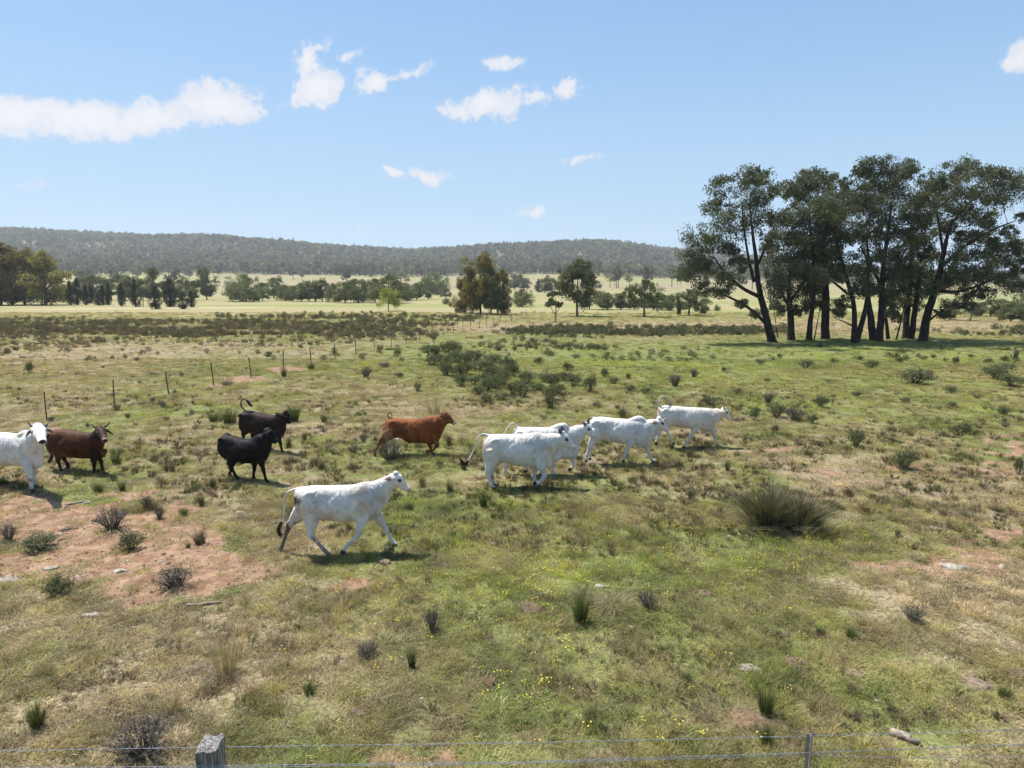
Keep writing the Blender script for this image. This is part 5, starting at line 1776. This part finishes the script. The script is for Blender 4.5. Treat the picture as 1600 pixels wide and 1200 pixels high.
    disp = disp + np.exp(-(dn / (.22 * S)) ** 2) * np.sin((co[:, 0] * .95 + co[:, 2] * .55 + fbm(co[:, 0] * 4 + 9, co[:, 2] * 4 + 9, 77, 2) * .12) * 2 * np.pi / .085) * .0045
    near_head = np.linalg.norm(co - (hb + hm) / 2, axis=1) < Lh * .75
    disp[near_head] *= .25
    low = co[:, 2] < CT[:, 2].mean() - HT.mean() * 1.15
    disp[low] *= .35
    co = co + no * disp[:, None]
    me.vertices.foreach_set('co', co.astype(np.float32).ravel()); me.update()
    # coat colour: base, shaded regions of pigment, dirt, hooves and muzzle
    n = len(me.vertices)
    co = np.empty(n * 3, np.float32); me.vertices.foreach_get('co', co); co = co.reshape(-1, 3).astype(float)
    nz = fbm(co[:, 0] * 5 + 50, co[:, 2] * 5 + co[:, 1] * 4 + 50, 301, 4)
    nf = fbm(co[:, 0] * 22 + 50, co[:, 2] * 22 + co[:, 1] * 17 + 50, 311, 3)
    col = np.tile(np.array(spec['coat'], float), (n, 1))
    col2 = np.array(spec.get('coat2', tuple(c * .93 for c in spec['coat'])))
    m_ = sstep(.45, .65, nz)[:, None]
    col = col * (1 - m_) + col2 * m_

    def blend(mask, c):
        nonlocal col
        mask = np.clip(mask, 0, 1)[:, None]
        col = col * (1 - mask) + np.array(c) * mask
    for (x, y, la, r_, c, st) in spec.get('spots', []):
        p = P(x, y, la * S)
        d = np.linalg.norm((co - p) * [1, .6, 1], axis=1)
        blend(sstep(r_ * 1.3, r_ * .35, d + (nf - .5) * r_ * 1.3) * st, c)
    for li, c, hgt, st in spec.get('mud', []):
        ms, hf = legs[li]
        ax_ = np.array(ms)
        d = np.min(np.linalg.norm(co[:, None] - catmull(ax_, 24)[None], axis=2), axis=1)
        blend((d < .16 * S) * sstep(hgt + .1, hgt - .08, co[:, 2] + (nf - .5) * .5) * (np.abs(co[:, 1] - hf[1]) < .14) * st, c)
    for ms, hf in legs:
        d = np.linalg.norm(co - (hf + np.array([0, 0, -.01])), axis=1)
        blend(sstep(.080 * S, .055 * S, d), spec.get('hoof', (.035, .03, .028)))
    d = np.linalg.norm(co - (hm + ax * .01), axis=1)
    if 'muzzle_ring' in spec: blend(sstep(.12 * S, .08 * S, d), spec['muzzle_ring'])
    d = np.linalg.norm(co - (hm + ax * .035 * k), axis=1)
    blend(sstep(.088 * k, .068 * k, d + (np.dot(co - hm, hup) < -.02 * k) * .03), spec.get('nose', (.03, .027, .027)))
    for (tip, latv) in spec['ears']:
        s_ = 1 if latv > 0 else -1
        root_ = hb + ax * .07 * k + side * s_ * .085 * k * spec.get('headw', 1.0) + hup * .05 * k
        tpx = P(tip[0], tip[1], (hb[1] + latv)); dv = tpx - root_; mx = spec.get('earlen', .27) * S
        if np.linalg.norm(dv) > mx * 1.35: dv = dv / np.linalg.norm(dv) * mx
        c_ = root_ + dv * .62
        dd = np.linalg.norm(co - c_, axis=1)
        fr = np.dot(co - c_, -(l * 0 + np.array([0, 1., 0])))          # the camera facing hollow of the ear
        blend(sstep(.085 * S, .055 * S, dd) * spec.get('earin', .85), spec.get('earcol', (.16, .09, .065)))
    for s_ in (-1, 1):
        e = hb + ax * Lh * .36 + side * s_ * .108 * k * spec.get('headw', 1.0) + hup * .050 * k
        blend(sstep(.050 * k, .030 * k, np.linalg.norm((co - e) @ np.stack([ax * .75, side, hup]).T, axis=1)) * .9, spec.get('eyerim', (.045, .036, .034)))
    a = me.attributes.new('coat', 'FLOAT_COLOR', 'POINT')
    a.data.foreach_set('color', np.hstack([col, np.ones((n, 1))]).astype(np.float32).ravel())
    me.materials.clear(); me.materials.append(M[spec.get('mat', 'coat')])
    o = link('cow', me)
    o.location = O; o.rotation_euler = (0, 0, th)
    tag(o, spec['label'], 'cow', 'cattle trotting across the paddock')
    # eyes
    for s_ in (-1, 1):
        e = hb + ax * Lh * .36 + side * s_ * .102 * k * spec.get('headw', 1.0) + hup * .052 * k
        A = Acc(); A.tube([e - ax * .020 * k, e - ax * .014 * k, e, e + ax * .014 * k, e + ax * .020 * k], [.004 * k, .016 * k, .023 * k, .016 * k, .004 * k], 8)
        link('eye', A.mesh('eye', [M['eye']], True), o)
    # horns: points are (x, y, sideways)
    for hn in spec.get('horns', []):
        pts = [P(x, y, hb[1] + la) for (x, y, la) in hn[0]]
        A = Acc(); pp = catmull(pts, 9); A.tube(pp, np.linspace(hn[1], .006, 9), 8)
        link('horn', A.mesh('horn', [M['horn']], True), o)
    # tail switch: a brush of long hair
    if spec.get('switch'):
        rg = np.random.default_rng(int(abs(foot[0]) + 5))
        A = Acc()
        sw = [P(x, y, (t3[0] if t3 else 0)) for (x, y, *t3) in spec['switch']]
        ctr = catmull(sw, 8)
        for i in range(70):
            j = rg.normal(0, 1, 3); j /= np.linalg.norm(j)
            w_ = np.sin(np.linspace(.25, 1, 8) * math.pi * .9)[:, None] * .035 * S * rg.uniform(.2, 1.2)
            A.tube(ctr + j * w_ + np.linspace(0, 1, 8)[:, None] * rg.normal(0, .02, 3), np.linspace(.007, .002, 8), 3, rg.uniform(0, 1), cap=False)
        link('tail_switch', A.mesh('tail_switch', [M[spec.get('switchmat', 'hair_dark')]]), o)
    return o


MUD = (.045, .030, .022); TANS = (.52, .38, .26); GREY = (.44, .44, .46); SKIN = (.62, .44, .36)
C1, C2, C3, C4, C5, C6_ = ((425, 725), 6.957), ((715, 645), 8.0), ((860, 610), 5.333), ((580, 630), 10.667), ((335, 615), 8.0), ((0, 645), 8.421)

make_cow(*C1, (1330, 885, .17), 8, dict(
    size=.93, label='nearest white cow with muddy hind legs and brown stained rump', coat=WHITE, coat2=(.61, .565, .51),
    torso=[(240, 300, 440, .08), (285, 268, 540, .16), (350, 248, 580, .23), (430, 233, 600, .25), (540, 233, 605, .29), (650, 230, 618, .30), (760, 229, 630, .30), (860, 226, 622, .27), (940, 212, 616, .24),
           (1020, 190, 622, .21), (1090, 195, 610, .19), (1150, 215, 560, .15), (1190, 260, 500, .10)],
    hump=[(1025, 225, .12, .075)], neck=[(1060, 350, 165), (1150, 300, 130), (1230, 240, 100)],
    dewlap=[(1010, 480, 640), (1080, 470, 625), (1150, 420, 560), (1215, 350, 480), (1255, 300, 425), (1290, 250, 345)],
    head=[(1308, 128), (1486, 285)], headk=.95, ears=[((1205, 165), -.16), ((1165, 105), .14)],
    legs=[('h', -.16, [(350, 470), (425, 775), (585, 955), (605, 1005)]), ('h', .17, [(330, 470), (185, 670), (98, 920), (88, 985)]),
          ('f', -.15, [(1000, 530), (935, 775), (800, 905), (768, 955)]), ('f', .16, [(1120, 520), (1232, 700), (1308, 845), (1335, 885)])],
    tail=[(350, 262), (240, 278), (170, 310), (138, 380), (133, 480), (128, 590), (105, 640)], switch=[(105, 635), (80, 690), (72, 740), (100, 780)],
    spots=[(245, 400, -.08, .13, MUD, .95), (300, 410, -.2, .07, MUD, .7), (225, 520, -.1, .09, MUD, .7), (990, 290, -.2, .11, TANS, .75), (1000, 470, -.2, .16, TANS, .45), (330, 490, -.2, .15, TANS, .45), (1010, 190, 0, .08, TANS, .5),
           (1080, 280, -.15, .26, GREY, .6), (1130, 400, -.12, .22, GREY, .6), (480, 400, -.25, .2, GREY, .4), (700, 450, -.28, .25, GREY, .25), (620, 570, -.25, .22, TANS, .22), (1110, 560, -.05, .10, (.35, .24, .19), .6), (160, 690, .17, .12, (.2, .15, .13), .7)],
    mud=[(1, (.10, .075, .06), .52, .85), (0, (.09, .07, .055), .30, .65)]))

make_cow(*C2, (455, 950, -.15), 3, dict(
    size=1.08, label='big white cow with dark upright ear, standing in front of another white cow', coat=WHITE, coat2=(.66, .635, .60),
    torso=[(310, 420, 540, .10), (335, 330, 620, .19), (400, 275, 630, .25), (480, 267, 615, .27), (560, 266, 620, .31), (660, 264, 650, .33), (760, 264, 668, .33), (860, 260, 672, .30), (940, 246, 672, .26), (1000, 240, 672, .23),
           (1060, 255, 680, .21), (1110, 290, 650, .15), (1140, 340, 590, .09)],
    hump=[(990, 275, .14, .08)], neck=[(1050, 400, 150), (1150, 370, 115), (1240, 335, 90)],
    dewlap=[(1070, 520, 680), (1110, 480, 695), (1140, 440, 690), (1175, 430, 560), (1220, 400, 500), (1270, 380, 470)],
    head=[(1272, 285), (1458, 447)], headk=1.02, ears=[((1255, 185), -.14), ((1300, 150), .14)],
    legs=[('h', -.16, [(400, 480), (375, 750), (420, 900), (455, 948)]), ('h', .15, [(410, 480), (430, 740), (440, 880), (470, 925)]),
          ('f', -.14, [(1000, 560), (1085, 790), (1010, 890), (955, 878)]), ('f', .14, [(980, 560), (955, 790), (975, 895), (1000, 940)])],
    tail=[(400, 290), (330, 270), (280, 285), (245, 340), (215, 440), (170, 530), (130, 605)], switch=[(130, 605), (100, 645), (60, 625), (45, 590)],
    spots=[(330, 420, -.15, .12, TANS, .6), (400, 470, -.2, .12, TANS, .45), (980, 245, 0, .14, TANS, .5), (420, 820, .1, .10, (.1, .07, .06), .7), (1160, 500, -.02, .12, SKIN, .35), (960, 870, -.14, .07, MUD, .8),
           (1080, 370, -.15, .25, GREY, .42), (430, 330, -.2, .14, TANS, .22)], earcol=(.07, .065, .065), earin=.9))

make_cow(*C2, (1210, 785, -.15), 4, dict(
    size=1.02, label='white cow half hidden behind the big white cow, humped back and head showing', coat=WHITE, coat2=(.66, .64, .615),
    torso=[(690, 240, 400, .10), (720, 195, 480, .19), (770, 178, 510, .25), (850, 178, 530, .28), (950, 178, 545, .30), (1050, 180, 550, .30), (1150, 182, 555, .29), (1230, 172, 565, .26), (1300, 165, 575, .23), (1370, 175, 580, .21), (1440, 200, 580, .18), (1485, 260, 560, .12)],
    hump=[(1300, 165, .16, .11)], neck=[(1400, 320, 130), (1490, 260, 105), (1545, 215, 85)], dewlap=[(1400, 460, 590), (1450, 430, 585), (1490, 350, 560), (1530, 290, 420), (1580, 240, 330)],
    head=[(1566, 162), (1712, 306)], headk=.95, ears=[((1570, 110), -.10), ((1545, 100), .12)],
    legs=[('h', -.16, [(760, 400), (760, 560), (840, 680), (852, 735)]), ('h', .15, [(740, 400), (600, 640), (590, 740), (607, 775)]),
          ('f', -.15, [(1280, 470), (1200, 640), (1192, 740), (1212, 785)]), ('f', .14, [(1400, 480), (1450, 620), (1440, 680), (1400, 705)])],
    tail=[(760, 195), (720, 150), (685, 128), (650, 155), (610, 210), (572, 275)], switch=[(572, 275), (555, 320), (550, 360)],
    spots=[(690, 235, -.1, .07, TANS, .6), (1350, 250, -.1, .2, GREY, .42)], earcol=(.09, .08, .08)))

make_cow(*C3, (868, 600, .15), 2, dict(
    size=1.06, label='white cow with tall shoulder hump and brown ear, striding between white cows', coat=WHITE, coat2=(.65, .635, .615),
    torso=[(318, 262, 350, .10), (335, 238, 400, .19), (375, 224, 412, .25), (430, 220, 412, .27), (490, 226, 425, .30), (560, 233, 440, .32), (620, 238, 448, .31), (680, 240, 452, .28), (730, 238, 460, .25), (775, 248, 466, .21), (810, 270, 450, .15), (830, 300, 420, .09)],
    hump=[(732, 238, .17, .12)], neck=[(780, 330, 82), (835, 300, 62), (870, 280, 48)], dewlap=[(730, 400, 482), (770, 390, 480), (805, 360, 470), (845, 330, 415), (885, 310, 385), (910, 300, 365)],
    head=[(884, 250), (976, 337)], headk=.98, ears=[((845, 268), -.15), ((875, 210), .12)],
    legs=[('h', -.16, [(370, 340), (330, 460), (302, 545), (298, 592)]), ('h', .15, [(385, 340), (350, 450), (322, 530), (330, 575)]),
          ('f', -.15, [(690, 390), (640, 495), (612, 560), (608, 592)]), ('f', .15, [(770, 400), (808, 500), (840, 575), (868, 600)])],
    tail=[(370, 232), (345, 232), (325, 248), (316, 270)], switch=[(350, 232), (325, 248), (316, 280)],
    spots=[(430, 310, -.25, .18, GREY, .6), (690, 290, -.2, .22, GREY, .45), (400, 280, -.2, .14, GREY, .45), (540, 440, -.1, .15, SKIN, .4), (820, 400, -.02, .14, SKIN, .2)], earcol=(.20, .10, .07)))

make_cow(*C3, (1380, 455, .15), 5, dict(
    size=1.04, label='farthest white cow leading the herd, short horn and tail curled up over its back', coat=(.69, .645, .59), coat2=(.64, .575, .51),
    torso=[(893, 165, 230, .10), (910, 138, 275, .19), (950, 127, 300, .25), (1010, 127, 300, .27), (1080, 133, 312, .30), (1150, 138, 320, .31), (1210, 142, 322, .29), (1260, 144, 330, .26), (1310, 148, 335, .23), (1350, 155, 318, .18), (1380, 172, 285, .12), (1395, 190, 260, .08)],
    neck=[(1340, 225, 68), (1385, 200, 52), (1415, 190, 42)], dewlap=[(1260, 300, 362), (1300, 290, 365), (1340, 270, 330), (1375, 250, 290), (1400, 235, 265)],
    head=[(1427, 160), (1499, 243)], headk=.9, ears=[((1410, 185), -.14), ((1415, 165), .14)], earcol=(.5, .33, .25), earin=.5,
    horns=[([(1438, 140, -.05), (1455, 132, -.08), (1475, 122, -.09)], .022), ([(1436, 138, .06), (1440, 124, .12), (1448, 112, .14)], .02)],
    legs=[('h', -.16, [(945, 240), (965, 330), (1000, 395), (1028, 440)]), ('h', .15, [(930, 240), (915, 330), (890, 400), (880, 440)]),
          ('f', -.15, [(1230, 280), (1168, 385), (1125, 445), (1110, 475)]), ('f', .15, [(1330, 290), (1362, 375), (1380, 430), (1380, 457)])],
    tail=[(930, 140), (908, 120), (906, 80), (930, 48), (965, 60), (985, 90), (995, 125)], switch=[(980, 85), (995, 120), (985, 135)], switchmat='hair_pale',
    spots=[(900, 170, -.05, .08, (.3, .18, .12), .7), (1290, 335, -.05, .18, SKIN, .55), (1340, 200, -.1, .2, SKIN, .18), (1040, 300, -.1, .2, SKIN, .2), (1440, 150, -.05, .07, (.5, .3, .2), .5)]))

RED = (.235, .078, .026)
make_cow(*C4, (1045, 870, -.12), 2, dict(
    size=.98, label='red brown cow with pale muzzle ring galloping past the dead bush', coat=RED, coat2=(.165, .050, .020), mat='coat_gloss',
    torso=[(185, 420, 580, .09), (225, 320, 620, .18), (290, 255, 620, .24), (370, 242, 590, .25), (480, 250, 575, .28), (580, 258, 640, .30), (680, 258, 662, .31), (780, 252, 665, .30), (880, 236, 672, .26), (960, 218, 680, .23),
           (1030, 210, 685, .21), (1090, 235, 660, .18), (1140, 280, 600, .12), (1165, 330, 520, .08)],
    hump=[(1010, 250, .12, .06)], neck=[(1060, 400, 165), (1140, 320, 125), (1200, 270, 100)], dewlap=[(1060, 520, 680), (1120, 480, 650), (1170, 420, 540), (1215, 350, 440)],
    head=[(1203, 205), (1396, 345)], headk=.98, ears=[((1130, 215), -.14), ((1150, 180), .12)], earcol=(.03, .022, .02), earin=.95,
    legs=[('h', -.16, [(290, 480), (170, 620), (90, 760), (60, 840)]), ('h', .15, [(300, 480), (220, 640), (150, 800), (160, 860)]),
          ('f', -.13, [(960, 600), (985, 730), (1008, 815), (1045, 868)]), ('f', .14, [(1050, 580), (1105, 700), (1035, 778), (930, 798)])],
    tail=[(330, 262), (292, 235), (280, 190), (308, 155), (345, 190), (342, 225)], spots=[(230, 470, -.15, .22, (.42, .24, .12), .75), (260, 560, -.15, .14, (.40, .25, .14), .5), (640, 650, -.1, .14, (.06, .02, .012), .6), (1090, 640, .02, .12, (.36, .20, .12), .5), (1000, 300, -.2, .2, (.26, .09, .035), .4)],
    muzzle_ring=(.62, .50, .40), nose=(.02, .015, .015), hoof=(.08, .04, .03), extra=[(640, 655, .06, .04, 0)]))

BLK = (.008, .0075, .008)
make_cow(*C5, (850, 735, -.12), -12, dict(
    size=1.0, label='brownish black cow farther back with its tail curled high', coat=(.024, .016, .014), coat2=(.034, .018, .014), mat='coat_gloss', earcol=(.015, .012, .011), eyerim=(.012, .010, .009), nose=(.03, .028, .028),
    torso=[(328, 300, 430, .10), (342, 250, 475, .19), (385, 212, 490, .25), (450, 212, 492, .27), (530, 228, 505, .30), (610, 245, 520, .31), (680, 258, 535, .29), (740, 266, 550, .26), (790, 280, 560, .22), (830, 310, 540, .17), (860, 360, 510, .11)],
    neck=[(780, 390, 125), (825, 330, 95), (850, 300, 80)], dewlap=[(770, 480, 575), (820, 460, 560), (870, 430, 510), (890, 400, 470)],
    head=[(862, 250), (950, 369)], headk=1.12, headw=1.1, ears=[((752, 240), -.10), ((905, 205), .22)],
    legs=[('h', -.16, [(380, 400), (362, 520), (378, 610), (400, 650)]), ('h', .15, [(470, 420), (480, 540), (490, 620), (515, 655)]),
          ('f', -.15, [(770, 480), (825, 620), (840, 690), (850, 735)]), ('f', .15, [(720, 480), (700, 600), (690, 660), (700, 690)])],
    tail=[(410, 232), (385, 210), (345, 175), (330, 125), (345, 85), (380, 68), (410, 92)], switch=[(400, 80), (430, 110), (468, 158)]))

make_cow(*C5, (665, 1120, -.13), -16, dict(
    size=1.0, label='jet black bull with heavy neck walking in front of the brownish black cow', coat=BLK, coat2=(.011, .010, .011), mat='coat_gloss', earcol=(.012, .012, .012), eyerim=(.008, .008, .008), nose=(.03, .03, .03),
    torso=[(78, 600, 700, .10), (95, 540, 770, .20), (150, 502, 820, .26), (220, 520, 828, .28), (300, 545, 848, .31), (380, 562, 868, .32), (460, 562, 872, .30), (530, 548, 875, .28), (590, 545, 870, .25), (635, 570, 840, .20), (665, 630, 790, .12)],
    neck=[(570, 660, 150), (620, 590, 115), (645, 545, 90)], dewlap=[(560, 780, 880), (610, 740, 865), (650, 690, 830), (680, 640, 760)], head=[(638, 488), (782, 607)], headk=1.2, headw=1.12, ears=[((600, 500), -.12), ((690, 440), .18)],
    legs=[('h', -.16, [(190, 720), (215, 930), (262, 1020), (300, 1062)]), ('h', .15, [(180, 720), (185, 870), (210, 955), (190, 1000)]),
          ('f', -.14, [(560, 760), (610, 950), (645, 1080), (665, 1120)]), ('f', .15, [(500, 760), (500, 940), (488, 1040), (492, 1075)])],
    tail=[(180, 515), (150, 495), (128, 520)], extra=[(350, 860, .07, .06, 0)], spots=[(650, 460, -.05, .07, (.10, .10, .11), .7)]))

# the horned pair on the left, looking at the viewer
make_cow(*C6_, (432, 1035, -.14), -26, dict(
    size=1.16, headw=1.22, label='white horned cow with brown ears, face on, cut by the picture edge', coat=WHITE, coat2=(.66, .64, .62),
    torso=[(-400, 340, 520, .10), (-370, 270, 600, .2), (-310, 250, 640, .26), (-220, 250, 660, .30), (-120, 255, 680, .34), (-20, 258, 688, .35), (80, 265, 688, .34), (170, 275, 690, .30), (250, 285, 695, .27), (330, 290, 700, .25), (400, 320, 700, .22), (450, 370, 690, .17), (490, 440, 640, .10)],
    hump=[(335, 275, .16, .12)], neck=[(400, 450, 170), (455, 370, 130), (495, 300, 100)], dewlap=[(420, 560, 730), (470, 520, 740), (510, 450, 725), (545, 420, 700), (560, 400, 560)],
    head=[(500, 215, .12), (560, 388, -.42)], headk=1.0, ears=[((335, 312), -.30), ((715, 275), .22)], earlen=.33, earcol=(.17, .085, .07),
    horns=[([(465, 190, .04), (405, 162, 0), (348, 105, -.04)], .056), ([(585, 180, .08), (618, 158, .10), (640, 130, .12)], .045)],
    legs=[('h', -.16, [(-300, 560), (-340, 800), (-330, 930), (-310, 990)]), ('h', .15, [(-280, 560), (-240, 780), (-240, 880), (-220, 940)]),
          ('f', -.15, [(340, 600), (398, 860), (415, 975), (432, 1030)]), ('f', .14, [(430, 620), (445, 820), (440, 930), (455, 965)])],
    tail=[(-380, 290), (-410, 350), (-420, 500), (-415, 650)], spots=[(415, 880, -.14, .06, (.12, .10, .10), .7), (430, 985, -.14, .05, (.12, .10, .10), .6), (540, 560, 0, .14, SKIN, .5), (450, 700, 0, .16, SKIN, .45), (100, 690, -.15, .2, SKIN, .3)], nose=(.05, .04, .042)))

make_cow(*C6_, (810, 765, -.15), -14, dict(
    size=1.02, headw=1.15, label='dark brown horned cow, face on, behind the white horned cow', coat=(.080, .033, .017), coat2=(.055, .024, .013), mat='coat_gloss',
    torso=[(645, 300, 460, .10), (670, 250, 530, .19), (730, 218, 560, .25), (800, 214, 560, .27), (880, 222, 575, .30), (960, 232, 588, .31), (1040, 245, 595, .30), (1110, 255, 598, .28), (1180, 262, 602, .25), (1240, 280, 610, .22), (1290, 320, 600, .17), (1320, 380, 570, .10)],
    neck=[(1230, 400, 150), (1275, 340, 115), (1300, 290, 90)], dewlap=[(1220, 500, 625), (1280, 490, 622), (1330, 475, 605), (1370, 470, 575), (1400, 475, 535)],
    head=[(1310, 225, .08), (1385, 372, -.36)], headk=.98, ears=[((1172, 325), -.22), ((1500, 290), .24)], earlen=.27, earcol=(.05, .025, .02),
    horns=[([(1275, 200, .02), (1225, 175, -.02), (1186, 138, -.04)], .036), ([(1375, 185, .04), (1425, 155, .08), (1447, 100, .10)], .036)],
    legs=[('h', -.15, [(740, 460), (765, 640), (790, 720), (810, 762)]), ('h', .15, [(800, 460), (845, 610), (895, 680), (892, 735)]),
          ('f', -.14, [(1240, 530), (1238, 690), (1238, 750), (1242, 785)]), ('f', .14, [(1270, 520), (1330, 640), (1345, 720), (1350, 765)])],
    tail=[(670, 260), (660, 330), (680, 430), (690, 520)], switch=[(690, 500), (678, 590), (635, 660)],
    spots=[(1330, 280, -.1, .26, (.022, .016, .014), .85), (850, 590, -.1, .2, (.30, .17, .09), .6), (750, 540, -.05, .14, (.28, .17, .10), .5), (760, 250, 0, .2, (.17, .07, .035), .5), (1370, 560, 0, .16, (.18, .09, .05), .6)],
    mud=[(0, (.02, .015, .012), .45, .7), (1, (.02, .015, .012), .45, .9), (2, (.02, .015, .012), .7, .85), (3, (.02, .015, .012), .7, .9)], muzzle_ring=(.30, .24, .20), nose=(.05, .03, .03)))
